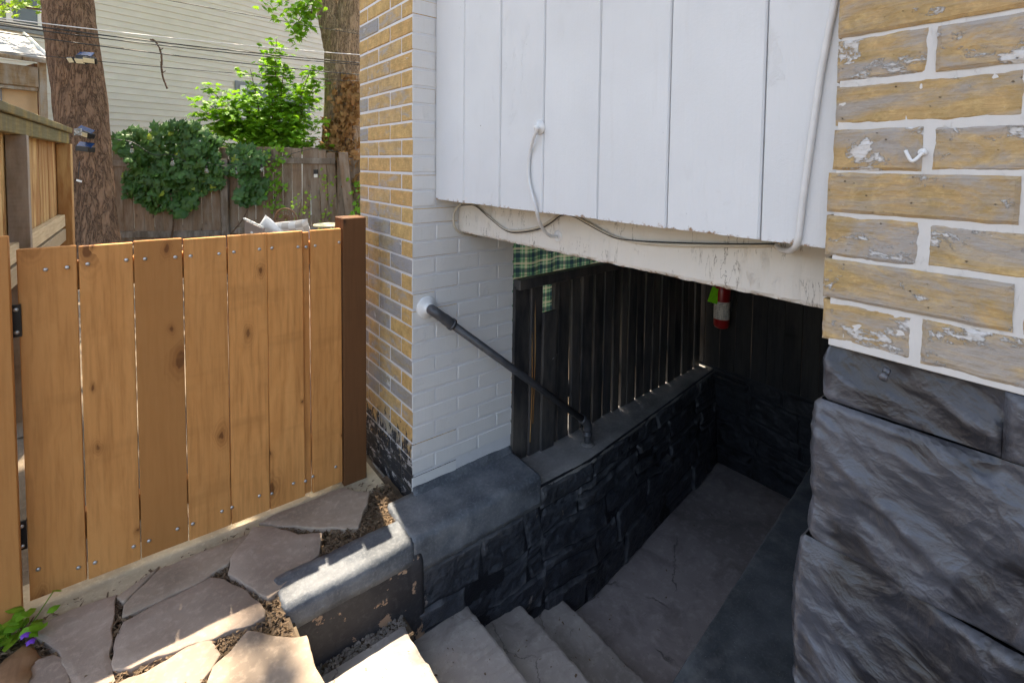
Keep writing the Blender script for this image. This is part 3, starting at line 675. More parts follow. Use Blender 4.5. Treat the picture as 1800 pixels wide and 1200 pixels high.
# ================================================================== LEFT BRICK PIER
PX, PY, PR = .8395, 1.656, 1.325
lp = thing('brick_pier', (1.05, 1.9, -.12), 'brick pier with yellow face and white painted side beside the gate', 'pier')
box('core', (PX+.003, PY+.0025, -.2), (PR-.004, 2.176, 2.70), M['mortar'], lp, .001)
def wside(n): return 1 if n.y < -.6 else 0
rn = random.Random(21); CH = .0644
def bmat(y, z):
    p = .10+.42*(y > 1.95)*(z < 1.75)+.20*(z < .75)-.12*(y < 1.8)
    if z < .16: return M['brick_g'] if rn.random() < .5 else M['brick_b']
    k = rn.random()
    return M['brick_g'] if k < p*.5 else (M['brick_b'] if k < p*1.5 else M['brick'])
k = -14
while True:
    zt = 1.815-CH*k; zb = zt-CH
    if zt < -.1: break
    Lrow = k % 2 == 0; g = .0045; z0, z1 = zb+g, zt-g
    yj = [1.656, 1.854, 2.081, 2.178] if Lrow else [1.656, 1.751, 1.965, 2.178]
    xj = [PX, .939, 1.142, PR] if Lrow else [PX, 1.041, 1.238, PR]
    for i in range(3):
        j = rn.uniform(-.0012, .0012); a, b = yj[i]+(g if i else 0), yj[i+1]-g; dz = rn.uniform(-.001, .001)
        if i == 0: box('brick', (PX+j, a+.0006*rn.random(), z0+dz), (xj[1]-g*.6, b, z1+dz), [bmat(b, z0), M['wbrick']], lp, .0022, .0008, None, wside, False)
        else: box('brick', (PX+j, a, z0+dz), (PX+.09, b, z1+dz), bmat(b, z0), lp, .0026, .0008, None, None, False)
    for i in (1, 2):
        if z0 > 1.16 and xj[i] > .95: continue
        if zb < .02: continue
        j = rn.uniform(-.0008, .0012)
        box('brick', (xj[i]+g*.6, PY+j, z0), (xj[i+1]-(g*.6 if i == 1 else 0), PY+.08, z1), M['wbrick'], lp, .0028, .0008, None, None, False)
    k += 1
lump('fillet', .842, 1.318, [(1.628, -.02), (1.664, -.02), (1.664, .035), (1.650, .03), (1.636, .012)][::-1], M['cope'], lp, .004, .01)
lump('footing', .832, 1.0, [(1.60, -.20), (2.2, -.20), (2.19, -.06), (1.66, -.05)][::-1], M['cap'], lp, .006, .01)

# ================================================================== BOARD WALL AND BEAM
wb = thing('board_wall', (.95, 1.0, 1.137), 'white painted vertical board wall above the stair opening', 'wall')
ys = [1.6545, 1.456, 1.247, 1.043, .835, .633, .43, .226, .03]; rn = random.Random(4)
for i in range(8):
    a, b = ys[i+1], ys[i]; dx = rn.uniform(-.0015, .0015); nz_ = 60
    # a board with bevelled long edges and a slightly ragged bottom
    v, f = [], []; w = b-a
    pr = [(0.0012, .020), (.0012, .004), (.0045, 0.0)]+[(w*t, 0.0) for t in (.2, .4, .6, .8)]+[(w-.0045, 0.0), (w-.0012, .004), (w-.0012, .020)]
    for j, z in enumerate([1.137, 1.139, 1.145]+[1.145+(2.70-1.145)*t/20 for t in range(1, 21)]):
        for (yy, xx) in pr:
            zz = z+(rn.uniform(-.0016, .001) if j == 0 else 0)
            v.append((.936+dx+xx+.0012*noise.noise(Vector((yy*9+i, zz*2.2, 3))), a+yy, zz))
    n = len(pr)
    for j in range(22):
        for q in range(n-1): f.append((j*n+q, (j+1)*n+q, (j+1)*n+q+1, j*n+q+1))
    f.append(tuple(range(n))); obj('board', v, f, M['board'], wb)
box('backing', (.958, -.1, 1.15), (.985, 1.652, 2.70), M['beam'], wb, .001)
box('return_wall', (1.33, 2.10, 1.26), (3.30, 2.17, 2.70), M['board'], wb, .002)  # unseen side wall, added for the shade it throws
bm = thing('porch_beam', (1.08, .9, 1.002), 'cracked white beam under the board wall over stair opening', 'beam')
v, f = [], []; n = 100
prof = [(1.055, 1.168), (1.043, 1.12), (1.040, 1.06), (1.041, 1.012), (1.045, 1.004), (1.055, 1.001), (1.12, 1.0), (1.12, 1.168)]
for i in range(n+1):
    y = 1.653+(.1-1.653)*i/n
    for k, (x, z) in enumerate(prof):
        e = .0035*noise.noise(Vector((y*30, k, 3)))+.002*noise.noise(Vector((y*80, k, 5)))
        v.append((x+(e if k in (2, 3, 4) else 0), y, z+(e if k in (3, 4, 5) else 0)))
m_ = len(prof)
for i in range(n):
    for k in range(m_): f.append((i*m_+k, i*m_+(k+1) % m_, (i+1)*m_+(k+1) % m_, (i+1)*m_+k)[::-1])
f.append(tuple(range(m_))); f.append(tuple(n*m_+k for k in range(m_))[::-1])
obj('timber', v, f, M['beam'], bm)
pf = box('porch_floor', (.986, -.6, 1.17), (3.32, 2.095, 1.255), M['black'], None, .004); pf['kind'] = 'structure'

# ================================================================== RIGHT BRICK PIER ON ROCK FACED BASE
RX = .90
rp = thing('brick_pier', (1.1, .0, .985), 'close brick pier with flaking white paint on dark rock base', 'pier')
box('core', (RX+.0025, -.60, .983), (1.28, .298, 2.70), M['mortar_r'], rp, .001)
rn = random.Random(31); CR_ = .0695
for k in range(-17, 7):
    zt = 1.476-CR_*k; zb = zt-CR_; s = k % 2 == 0
    js = [.302, .184, -.03, -.25, -.47, -.6] if s else [.302, .083, -.14, -.36, -.6]
    off = .006 if k in (3, 4, 5, 6) else 0
    for i in range(len(js)-1):
        a, b = js[i+1]+.005, js[i]-(.005 if i else 0)+(off if i == 0 else 0); g = .0028; j = rn.uniform(-.0025, .002)-(.003 if k == 3 else 0)
        # dense faced brick so that worn edges read at close range
        z0, z1 = zb+g+rn.uniform(-.001, .001), zt-g+rn.uniform(-.001, .001); v, f = [], []
        nu, nw = max(8, int((b-a)/.005)), 13; sd = rn.uniform(0, 99)
        if -3 <= k <= 6 and b > -.1:
            for q in range(nw+1):
                for p in range(nu+1):
                    u_, w_ = p/nu, q/nw; y = b+(a-b)*u_; z = z0+(z1-z0)*w_
                    e = min(1, min(u_*(b-a), (1-u_)*(b-a))/.0035)*min(1, min(w_, 1-w_)*(z1-z0)/.0035)
                    d = (1-e)*.003+.0014*noise.noise(Vector((y*40+sd, z*60, sd)))+.0008*noise.noise(Vector((y*140+sd, z*160, sd)))
                    v.append((RX+j+d, y+.0012*noise.noise(Vector((z*70, sd, u_*3))), z+.0014*noise.noise(Vector((y*38, sd, w_*3)))))
            n = nu+1
            for q in range(nw):
                for p in range(nu): f.append((q*n+p, q*n+p+1, (q+1)*n+p+1, (q+1)*n+p))
            # sides
            bl = len(v); rim = [p for p in range(n)]+[q*n+nu for q in range(1, nw+1)]+[nw*n+p for p in range(nu-1, -1, -1)]+[q*n for q in range(nw-1, 0, -1)]
            for r_ in rim: x, y, z = v[r_]; v.append((RX+.09, y, z))
            for t in range(len(rim)): f.append((rim[t], bl+t, bl+(t+1) % len(rim), rim[(t+1) % len(rim)]))
            obj('brick', v, f, M['brick_rw' if (k in (0, 2, 6) or rn.random() < .25) else 'brick_r'], rp)
        else: box('brick', (RX+j, a, z0), (RX+.09, b, z1), M['brick_r'], rp, .003)
hk = thing('wall_hook', on(0, .895, 1612, 276), 'small white painted hook on the flaking brick pier', 'hook')
h0 = on(0, .895, 1612, 276)
lathe('base', [(.006, 0), (.0055, .003), (.0025, .005)], on(0, .902, 1622, 268), M['wmetal'], hk, 14, (-1, 0, 0))
tube('arm', curve([on(0, .894, 1622, 268), on(0, .886, 1610, 280), on(0, .884, 1602, 283), on(0, .886, 1595, 272), on(0, .888, 1592, 265)], 5), .0024, M['wmetal'], hk, 8)

rb = thing('rock_base', (1.1, .0, -.2), 'dark blue grey rock faced stone base under the close brick pier', 'foundation')
box('core', (RX+.05, -.60, -.3), (1.30, .28, .982), M['blackwall'], rb, .004)
rn = random.Random(17)
def rockstone(ya, yb, za, zb, wrap, sd):
    """ya > yb; wrap: also turns the corner and runs back along +x"""
    path = []
    if wrap:
        for i in range(14): path.append((1.28-(1.28-RX-.012)*i/13, ya, 0, 1))
        for i in range(1, 5):
            t = math.pi/2*i/5; path.append((RX+.012-.012*math.sin(t), ya-.012+.012*math.cos(t), -math.sin(t), math.cos(t)))
        y0 = ya-.012
    else: y0 = ya
    nf = max(12, int((y0-yb)/.0048))
    for i in range(nf+1): path.append((RX, y0+(yb-y0)*i/nf, -1, 0))
    nw = max(8, int((zb-za)/.0048)); v, f = [], []; n = len(path); tot = n-1
    for j in range(nw+1):
        w_ = j/nw; z = za+(zb-za)*w_
        for i, (x, y, nx_, ny_) in enumerate(path):
            ex = min(1, abs(y-yb)/.012) if nx_ < -.5 else 1
            if not wrap: ex = min(ex, abs(ya-y)/.012)
            ez = min(1, min(w_, 1-w_)*(zb-za)/.011)
            e = min(ex, ez); e = e*(2-e)
            p = Vector((x*.8+sd, (y*.85+z*.53), (-y*.53+z*.85)))
            q = Vector((p.x*2.0, p.y*3.0, p.z*6.5))
            vd = noise.voronoi(q*.75)[0]; d = .018*noise.noise(q)+.006*(1-3.2*abs(noise.noise(q*1.7+Vector((3, 1, 5)))))+.014*(vd[1]-vd[0])-.006+.015*(noise.ridged_multi_fractal(Vector((p.x*3, p.y*3.2+2, p.z*7)), .85, 2.15, 5, 1.0, 2.0)-1.1)+.0018*noise.noise(Vector((p.x*70, p.y*45, p.z*70)))
            bul = .010*(1-(2*w_-1)**2)
            side = .55 if ny_ > .5 else 1
            dd = -.007*(1-e)+(.35+.65*e)*(d*.9*side)+e*(bul*.6*side+.001)
            v.append((x+nx_*dd, y+ny_*dd, z))
    for j in range(nw):
        for i in range(n-1): f.append((j*n+i, j*n+i+1, (j+1)*n+i+1, (j+1)*n+i))
    return obj('stone', v, f, M['rock'], rb, True)
for (za, zb, js) in ((.890, .982, [.306, .092, -.2, -.58]), (.645, .888, [.314, -.16, -.58]), (.372, .642, [.330, -.05, -.58]), (.10, .369, [.318, .02, -.58]), (-.25, .097, [.322, -.12, -.58])):
    for i in range(len(js)-1): rockstone(js[i]-(.001 if i else 0), js[i+1], za, zb, i == 0, rn.uniform(0, 50))
bo = thing('anchor_bolt', on(0, .885, 1560, 656), 'small bolt stub painted grey at top of rock base', 'bolt')
lathe('stub', [(.005, 0), (.005, .008), (.0042, .009), (.0042, .013), (.0064, .0135), (.0064, .019), (.003, .021)], on(0, .898, 1560, 650), M['rock'], bo, 12, (-1, .1, -.5))
fw = box('foundation_wall', (1.281, .20, -.79), (3.02, .30, 1.165), M['blackwall'], None, .003)  # unseen wall, added to keep light out of the stair pit
tag(fw, 'dark foundation wall behind the close pier under the porch', 'wall')

# ================================================================== SLAT FENCE, CURTAIN, BACK SLATS
sf = thing('slat_fence', (2.1, 1.66, -.045), 'black painted slat fence standing on the stair wall cap', 'fence')
def yf(x): return 1.638+.058*(x-1.34)
sl_ = [(1.336, 1.424, 0), (1.428, 1.506, 0), (1.585, 1.617, 0), (1.622, 1.702, 0), (1.716, 1.782, 0), (1.79, 1.874, 0), (1.885, 1.964, 0), (1.972, 2.044, 0), (2.051, 2.113, 0), (2.133, 2.182, 0), (2.19, 2.268, 0), (2.277, 2.349, 0), (2.36, 2.43, 0)]
x = 2.439
while x < 2.95: sl_.append((x, x+.074, 0)); x += .074+RN.uniform(.005, .012)
for i, (a, b, _) in enumerate(sl_):
    a, b = a*.988, b*.988; c = (a+b)/2; w = b-a-.002; y = yf(c)+RN.uniform(-.004, .004)
    box('slat', (c-w/2, y, -.052+RN.uniform(0, .005)), (c+w/2, y+.019, .742), M['black'], sf, .002, .0012, (RN.uniform(-.01, .01), RN.uniform(-.011, .011), .068+RN.uniform(-.05, .05)), None, False)
box('slat', (1.478, yf(1.54)-.022, -.042), (1.561, yf(1.54)-.006, .602), M['black'], sf, .002, .001, (0, .012, .05), None, False)
a, b = Vector((1.327, yf(1.327)-.005, .752)), Vector((2.97, yf(2.97)-.005, .752)); c = (a+b)/2
box('top_rail', c-Vector(((b-a).length/2, .02, .022)), c+Vector(((b-a).length/2, .025, .022)), M['black'], sf, .003, 0, (0, 0, math.atan2(b.y-a.y, b.x-a.x)))
box('back_rail', c-Vector(((b-a).length/2, -.03, .62)), c+Vector(((b-a).length/2, .065, -.55)), M['black'], sf, .003, 0, (0, 0, math.atan2(b.y-a.y, b.x-a.x))).location.z = .16
tube('nail', [Vector((1.512, yf(1.5)-.05, .392)), Vector((1.56, yf(1.5)-.028, .396))], .0016, M['zinc'], sf, 6)
for q, (x0, z0, z1) in enumerate(((1.418, .02, .55), (1.434, .1, .72))):
    tube('splinter', curve([Vector((x0, yf(x0)-.004, z0)), Vector((x0+.006, yf(x0)-.007, (z0+z1)/2)), Vector((x0+.002, yf(x0)-.003, z1))], 5), .0028, M['pale'], sf, 5)
def clothgrid(name, x0, x1, y, z0, z1, mat):
    nx, nz = 150, 20; v, f = [], []
    for j in range(nz+1):
        for i in range(nx+1):
            x = x0+(x1-x0)*i/nx; z = z0+(z1-z0)*j/nz; v.append((x, y(x)+.014*math.sin(x*19+2*noise.noise(Vector((x*3, z, 1))))+.010*math.sin(x*43+z*2), z))
    for j in range(nz):
        for i in range(nx): f.append((j*(nx+1)+i, j*(nx+1)+i+1, (j+1)*(nx+1)+i+1, (j+1)*(nx+1)+i))
    return obj(name, v, f, mat, None, True)
tag(clothgrid('plaid_curtain', 1.335, 2.72, lambda x: 1.79+.04*(x-1.3), .36, 1.13, M['plaid']), 'green and navy plaid curtain hanging behind the black slat fence', 'curtain')
bs = thing('slat_screen', (3.03, 1.1, -.03), 'black slat screen at dark back end of the stair pit', 'fence')
y = .35; rn = random.Random(2)
while y < 1.73:
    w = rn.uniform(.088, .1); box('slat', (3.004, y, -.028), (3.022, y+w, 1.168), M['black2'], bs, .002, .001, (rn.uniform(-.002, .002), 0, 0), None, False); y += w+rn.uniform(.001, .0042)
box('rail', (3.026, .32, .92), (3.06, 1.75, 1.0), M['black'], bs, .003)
# fire extinguisher
ec = Vector((2.935, 1.565, .262))
fe = thing('fire_extinguisher', ec, 'red fire extinguisher with green tag on the black slat screen', 'extinguisher')
lathe('cylinder', [(.030, 0), (.041, .006), (.047, .02), (.047, .235), (.042, .262), (.028, .282), (.016, .292), (.016, .31)], ec, M['red'], fe, 32)
lathe('label_band', [(.0476, .062), (.0478, .064), (.0478, .170), (.0476, .172)], ec, M['label'], fe, 32)
lathe('valve', [(.012, .31), (.014, .315), (.014, .34), (.01, .345)], ec, M['iron'], fe, 16)
box('handle', ec+Vector((-.07, -.009, .335)), ec+Vector((.02, .009, .345)), M['iron'], fe, .002, 0, (0, -.25, 0))
tube('hose', curve([ec+Vector((0, -.014, .325)), ec+Vector((0, -.05, .31)), ec+Vector((.0, -.066, .25)), ec+Vector((0, -.058, .12))], 6), .006, M['iron'], fe, 8)
p = [(-.030, -.05), (.030, -.05), (.030, .045), (.02, .052), (.008, .047), (0, .043), (-.008, .047), (-.02, .052), (-.030, .045)]
v = [(x, -.0005, z) for x, z in p]+[(x, .0005, z) for x, z in p]; n = len(p)
put('inspection_tag', mesh(v, [tuple(range(n)), tuple(range(n, 2*n))[::-1]]+[(k, n+k, n+(k+1) % n, (k+1) % n) for k in range(n)], M['tag']), fe, ec+Vector((-.060, .018, .212)), (0, .28, -.75))
box('bracket', ec+Vector((.03, -.02, .18)), ec+Vector((.068, .02, .24)), M['iron'], fe, .002)

# ================================================================== HANDRAIL, CABLES
hr = thing('handrail', Vector((1.707, 1.545, -.04)), 'dark pipe handrail from white brick pier down to wall cap', 'handrail')
fc = on(1, PY, 750, 540)
lathe('flange', [(.044, 0), (.044, .004), (.040, .010), (.024, .014), (.021, .020), (.021, .034)], fc+Vector((0, .001, 0)), M['wmetal'], hr, 32, (0, -1, 0))
A = fc+Vector((.012, -.062, -.012)); Bp = Vector((1.690, 1.545, .062)); dd = (Bp-A).normalized()
tube('elbow', curve([fc+Vector((0, -.02, 0)), fc+Vector((0, -.046, -.001)), A, A+dd*.03, A+dd*.075], 5), [.019]*16+[.0205]*5, M['pipe'], hr, 16)
tube('collar', [A+dd*.072, A+dd*.084], .023, M['pipe'], hr, 16)
tube('rail_pipe', [A+dd*.06, Bp-dd*.02], .0152, M['pipe'], hr, 16)
tube('elbow', curve([Bp-dd*.045, Bp-dd*.015, Bp+Vector((.004, 0, -.012)), Bp+Vector((.004, 0, -.04))], 5), .0205, M['pipe'], hr, 14)
tube('foot_pipe', [Bp+Vector((.004, 0, -.03)), Bp+Vector((.006, 0, -.112))], .0155, M['pipe'], hr, 14)
tube('collar', [Bp+Vector((.005, 0, -.052)), Bp+Vector((.005, 0, -.064))], .0225, M['pipe'], hr, 14)
lathe('foot_flange', [(.034, 0), (.032, .006), (.018, .010)], Bp+Vector((.006, 0, -.108)), M['cap'], hr, 20)

def cable(name, pts, r, mat, label, n=8):
    return tag(tube(name, curve(pts, 7), r, mat, None, n), label, 'cable')
bx = 1.034
P = lambda L_, x: [on(0, x, *q) for q in L_]
cable('twin_cable', [on(1, 1.645, *q) for q in ((838, 415), (815, 411), (801, 402), (797, 385), (800, 370))]+[on(0, bx, 813, 357.5)]+P([(833, 360), (857, 379), (880, 398), (896, 405), (920, 405), (948, 399), (968, 388), (984, 377), (1004, 378), (1030, 390), (1062, 408), (1085, 418), (1130, 427), (1200, 431), (1290, 432), (1362, 431)], bx), .0042, M['cable'], 'thin beige cable drooping in loops along the beam')
cable('black_cable', P([(811, 361), (835, 362), (860, 383), (882, 401), (898, 408.5), (922, 408), (950, 402), (970, 391), (986, 379), (1006, 380), (1034, 395), (1064, 411), (1090, 420), (1130, 424), (1200, 427), (1290, 429), (1362, 429)], bx-.003), .0018, M['cablek'], 'black wire clipped beside the beige cable on beam', 6)
g1 = on(0, .936, 949, 224); g2 = on(0, 1.04, 981, 415)
cg = thing('cable_grommet', g1, 'white round cable cover plugged into the white boards', 'cable cover')
lathe('plate', [(.022, 0), (.021, .005), (.012, .009), (.008, .016), (.006, .02)], g1+Vector((.001, 0, 0)), M['wmetal'], cg, 24, (-1, 0, 0))
cg2 = thing('cable_grommet', g2, 'white ring cable cover on the cracked beam', 'cable cover')
lathe('plate', [(.018, 0), (.0175, .003), (.012, .004), (.009, .003)], g2+Vector((.002, 0, 0)), M['wmetal'], cg2, 24, (-1, 0, 0))
cable('white_cable', [on(0, .918, 946, 224), on(0, .922, 938, 243), on(0, .93, 931, 270), on(0, .931, 929, 300), on(0, .929, 932, 328), on(0, .926, 940, 358), on(0, .94, 946, 382), on(0, .975, 954, 402), on(0, 1.01, 966, 414), on(0, 1.036, 979, 416)], .0048, M['cablew'], 'white cable hanging from cable cover on boards to beam')
cable('white_conduit', P([(1474, -60), (1468, 0), (1456, 60), (1443, 130), (1431, 210), (1421, 280), (1412, 345), (1406, 395)], .930)+[on(0, .932, 1402, 425), on(0, .95, 1396, 436), on(0, .985, 1385, 441), on(0, 1.02, 1372, 438), on(0, 1.036, 1365, 431)], .0058, M['cablew'], 'thick white cable running down boards near close pier')
cl = thing('cable_clip', on(0, 1.036, 1366, 431), 'small clip holding cables at right end of beam', 'clip')
tube('clip_ring', [on(0, 1.03, 1366, 431)+Vector((.004*math.cos(a), .008*math.cos(a), .008*math.sin(a))) for a in [k*.7 for k in range(10)]], .0022, M['cable'], cl, 6)

# ================================================================== GATE
gt = thing('garden_gate', (.2, 1.89, 0), 'low gate of new orange cedar boards with silver screws', 'gate')
GX = [(-.235, -.1125), (-.1080, .0165), (.0195, .1425), (.1455, .2670), (.2695, .3908), (.3925, .512), (.5145, .538), (.5405, .6535)]
GZ = [(.018, 1.024), (.015, 1.021), (.016, 1.024), (.014, 1.020), (.014, 1.021), (.012, 1.020), (.012, 1.012), (.012, 1.019)]
for i, ((a, b), (z0, z1)) in enumerate(zip(GX, GZ)):
    dy = .012 if i == 6 else RN.uniform(-.001, .001)
    box('board', (a, 1.886+dy, z0), (b, 1.905+dy, z1), M['gate'], gt, .0018, .0006, (0, RN.uniform(-.0012, .0012), RN.uniform(-.012, .012)), None, False)
for z in (.13, .89): box('rail', (-.225, 1.9075, z), (.645, 1.945, z+.085), M['gate'], gt, .003)
sc_px = [(118, 470), (80, 474), (154, 464), (222, 457), (255, 455), (308, 452), (335, 450), (385, 446), (411, 443), (456, 438), (478, 436), (524, 434), (538, 434), (554, 432), (596, 426),
         (67, 1000), (138, 997), (167, 988), (235, 960), (262, 950), (312, 929), (339, 920), (390, 898), (408, 891), (456, 871), (478, 867), (516, 849), (537, 845), (550, 837), (590, 820)]
sm_ = None
for (x, y) in sc_px:
    p = on(1, 1.8855, x, y)
    if sm_ is None:
        o = lathe('screw', [(.0057, 0), (.0057, .001), (.0045, .0028), (.002, .0036)], p, M['zinc'], gt, 12, (0, -1, 0)); sm_ = o.data; rot_ = o.rotation_euler.copy()
    else: put('screw', sm_, gt, p, rot_)
for (x, y, y2) in ((28, 535, 592), (38, 915, 965)):
    a, b = on(1, 1.882, x, y), on(1, 1.882, x, y2); h = box('hinge', (a.x-.010, 1.876, b.z), (a.x+.010, 1.8845, a.z), M['iron'], gt, .001)
    for t in (.15, .85): put('bolt', sm_, h, (a.x+.0, 1.8755, b.z+(a.z-b.z)*t), rot_)
gp = thing('gate_post', (.70, 1.92, -.05), 'dark red brown wooden gate post beside yellow brick face', 'post')
box('shaft', (.660, 1.884, -.06), (.752, 1.975, 1.058), M['post'], gp, .003, .0008)
lump('concrete_collar', .640, .775, [(1.86, -.06), (1.99, -.06), (1.985, -.005), (1.865, -.012)][::-1], M['sill'], gp, .006, .02)
hp = thing('hinge_post', (-.30, 1.86, -.05), 'cedar post board at left edge carrying the gate hinges', 'post')
box('face_board', (-.46, 1.838, -.02), (-.244, 1.857, 1.068), M['gate'], hp, .002, .0006)
box('shaft', (-.36, 1.8575, -.05), (-.262, 1.95, 1.04), M['pale'], hp, .003)

# ================================================================== LEFT FENCE
lf = thing('board_fence', (-.35, 3.4, -.05), 'pale wooden fence with mossy cap running back from the gate', 'fence')
FA = math.atan2(.115, 2.81)                   # leans towards +x with distance
def fpos(t, off, z):                          # t metres before the far end, off to the left
    return Vector((-.292-t*math.sin(FA)-off*math.cos(FA), 4.76-t*math.cos(FA)+off*math.sin(FA), z))
def fbox(name, t0, t1, o0, o1, z0, z1, mat, bev=.003):
    c = fpos((t0+t1)/2, (o0+o1)/2, (z0+z1)/2); h = Vector((abs(o1-o0)/2, abs(t1-t0)/2, (z1-z0)/2))
    return box(name, c-h, c+h, mat, lf, bev, .001, (0, 0, -FA), None, False)
fbox('cap', -.03, 2.80, -.005, .14, 1.462, 1.50, M['moss'])
fbox('cap_rail', -.02, 2.79, .012, .05, 1.385, 1.4605, M['moss'])
t = .0
while t < 2.75:
    w = RN.uniform(.085, .11); fbox('board', t+.002, t+w, .075+RN.uniform(0, .004), .094, .03, 1.46, M['pale'], .002); t += w+RN.uniform(.001, .004)
fbox('rail', .09, 2.78, .036, .0735, .80, .885, M['palerail']); fbox('rail', .09, 2.78, .034, .0735, .70, .785, M['palerail'])
for t in (0.0, 1.50): fbox('post', t, t+(.09 if t == 0 else .04), -.004, .0725, -.05, 1.384, M['pale' if t == 0 else 'greyrail'])

# ================================================================== TREES
def trunk(name, pts, rad, mat, parent, n=40, ridge=.06, sd=0):
    C_ = curve(pts, 10); R_ = []
    for i in range(len(C_)):
        t = i/10; k = min(int(t), len(rad)-2); R_.append(rad[k]+(rad[k+1]-rad[k])*(t-k))
    v, f = [], []
    for i, p in enumerate(C_):
        for k in range(n):
            a = 2*math.pi*k/n; q = Vector((math.cos(a)*2.2, math.sin(a)*2.2, p.z*.5+sd))
            d = 1+.10*noise.noise(q)+ridge*noise.noise(Vector((math.cos(a)*7+sd, math.sin(a)*7, p.z*1.3+.6*noise.noise(Vector((a, p.z*2, sd))))))+ridge*.5*noise.noise(Vector((math.cos(a)*15, math.sin(a)*15, p.z*3)))
            v.append((p.x+R_[i]*d*math.cos(a), p.y+R_[i]*d*math.sin(a), p.z))
    for i in range(len(C_)-1):
        for k in range(n): f.append((i*n+k, i*n+(k+1) % n, (i+1)*n+(k+1) % n, (i+1)*n+k))
    f.append(tuple((len(C_)-1)*n+k for k in range(n)))
    return obj(name, v, f, mat, parent, True)
def limb(name, pts, r0, r1, mat, parent, n=10):
    c = curve(pts, 6); return tube(name, c, [r0+(r1-r0)*i/(len(c)-1) for i in range(len(c))], mat, parent, n, .06)

D1 = 6.0
b1 = at(163, 470, D1); t1 = thing('tree', (b1.x, b1.y, -.06), 'thick red brown leaning tree trunk carrying solar lights', 'tree')
tp = [Vector((b1.x+.02, b1.y, -.1)), at(161, 400, D1), at(153, 300, D1), at(143, 200, D1), at(134, 120, D1), at(121, 20, D1), at(105, -120, D1), at(100, -330, D1)]
trunk('trunk', tp, [.31, .262, .262, .258, .25, .235, .22, .17], M['bark'], t1, 48, .075, 1)
top = tp[-1]
for e in ((1.1, -3.4, 2.6), (-1.5, -1.8, 2.8), (1.9, -1.2, 3.0), (-.3, .8, 3.2)): limb('limb', [top-Vector((0, 0, .3)), top+Vector(e)*.45+Vector((0, 0, .2)), top+Vector(e)], .12, .03, M['bark'], t1)
# crown leaves out of view; gaps left along sun rays to shape the sunlit spots
def gpx(L_): return [tuple(on(2, 0, *q)[:2]) for q in L_]
OPEN = [gpx([(505, 1040), (560, 990), (640, 945), (700, 925), (712, 960), (650, 1010), (590, 1050), (530, 1080)]),
        gpx([(170, 1225), (240, 1178), (320, 1138), (370, 1120), (400, 1145), (375, 1195), (320, 1260), (200, 1270)]),
        gpx([(395, 1205), (410, 1160), (440, 1150), (455, 1190), (440, 1230)]), gpx([(520, 1190), (530, 1150), (545, 1140), (580, 1190), (570, 1230)]),
        [(.36, 1.43), (.40, 1.28), (.50, 1.05), (.72, .95), (.74, 1.38), (.58, 1.42)],
        gpx([(455, 1085), (470, 1075), (475, 1100), (455, 1105)])]
L = Leaves(); rn = random.Random(12); geo = [maple_leaf(s) for s in (.16, .2, .24)]
cn = 0
while cn < 4200:
    h = rn.uniform(4.3, 7.2); gx, gy = rn.uniform(-1.6, 1.6), rn.uniform(-2.2, 3.2)
    p = Vector((gx, gy, 0))+SUNV*(h/SUNV.z)
    if noise.noise(p*.9) < -.28: continue
    if gy > 1.58 and rn.random() < .55: continue
    if any(inpoly(gx+ox, gy+oy, P_) for P_ in OPEN for ox, oy in ((0, 0), (.17, 0), (-.17, 0), (0, .17), (0, -.17), (.12, .12), (-.12, .12), (.12, -.12), (-.12, -.12))): continue
    cn += 1; L.add(geo[rn.randrange(3)], p, (rn.uniform(-.6, .6), rn.uniform(-.6, .6), rn.uniform(0, 6.3)))
while cn < 5600:
    d = Vector((rn.gauss(0, 1.5), rn.gauss(.4, 1.5), rn.gauss(0, .9))); p = top+Vector((0, 0, 2.2))+d
    if p.z < 4.2: continue
    cn += 1; L.add(geo[rn.randrange(3)], p, (rn.uniform(-.7, .7), rn.uniform(-.7, .7), rn.uniform(0, 6.3)))
L.build('crown', M['crown'], t1)

D2 = 8.7
b2 = at(600, 420, D2); t2 = thing('tree', (b2.x, b2.y, -.06), 'grey brown forked tree trunk with dead brown vine behind the fence', 'tree')
tp = [Vector((b2.x, b2.y, -.1)), at(600, 340, D2), at(600, 250, D2), at(602, 180, D2), at(603, 110, D2), at(604, 60, D2)]
trunk('trunk', tp, [.42, .36, .325, .30, .315, .33], M['bark2'], t2, 44, .05, 7)
limb('limb', [at(598, 85, D2), at(585, 40, D2), at(572, -10, D2), at(556, -90, D2), at(530, -220, D2)], .27, .12, M['bark2'], t2, 20)
limb('limb', [at(606, 85, D2), at(612, 35, D2), at(618, -20, D2), at(628, -120, D2), at(640, -260, D2)], .25, .12, M['bark2'], t2, 20)
L = Leaves(); rn = random.Random(14); gs = [maple_leaf(s) for s in (.09, .11, .13)]
def spray(L, a, b, geos, rn, n, droop=.1, spread=.12):
    a, b = Vector(a), Vector(b)
    for i in range(n):
        t = (i+rn.random())/n; p = a.lerp(b, t)+Vector((rn.gauss(0, spread), rn.gauss(0, spread), rn.gauss(0, spread*.6)-droop*t*t))
        L.add(geos[rn.randrange(len(geos))], p, (rn.uniform(-1.0, -.2)+math.pi*0, rn.uniform(-.5, .5), rn.uniform(0, 6.3)))
DL = 8.0
for a, b, n in (((545, -10), (500, 30), 60), ((540, 0), (520, 62), 70), ((500, -5), (460, 8), 26), ((560, 5), (530, 40), 40), ((520, 40), (522, 70), 22), ((545, 30), (552, 48), 14)):
    spray(L, at(*a, DL), at(*b, DL), gs, rn, n, .05, .07)
for k in range(900):
    p = at(rn.uniform(420, 640), rn.uniform(-420, -90), DL)+Vector((rn.gauss(0, .5), rn.gauss(0, .8), 0)); L.add(gs[2], p, (rn.uniform(-.7, .7), rn.uniform(-.7, .7), rn.uniform(0, 6.3)))
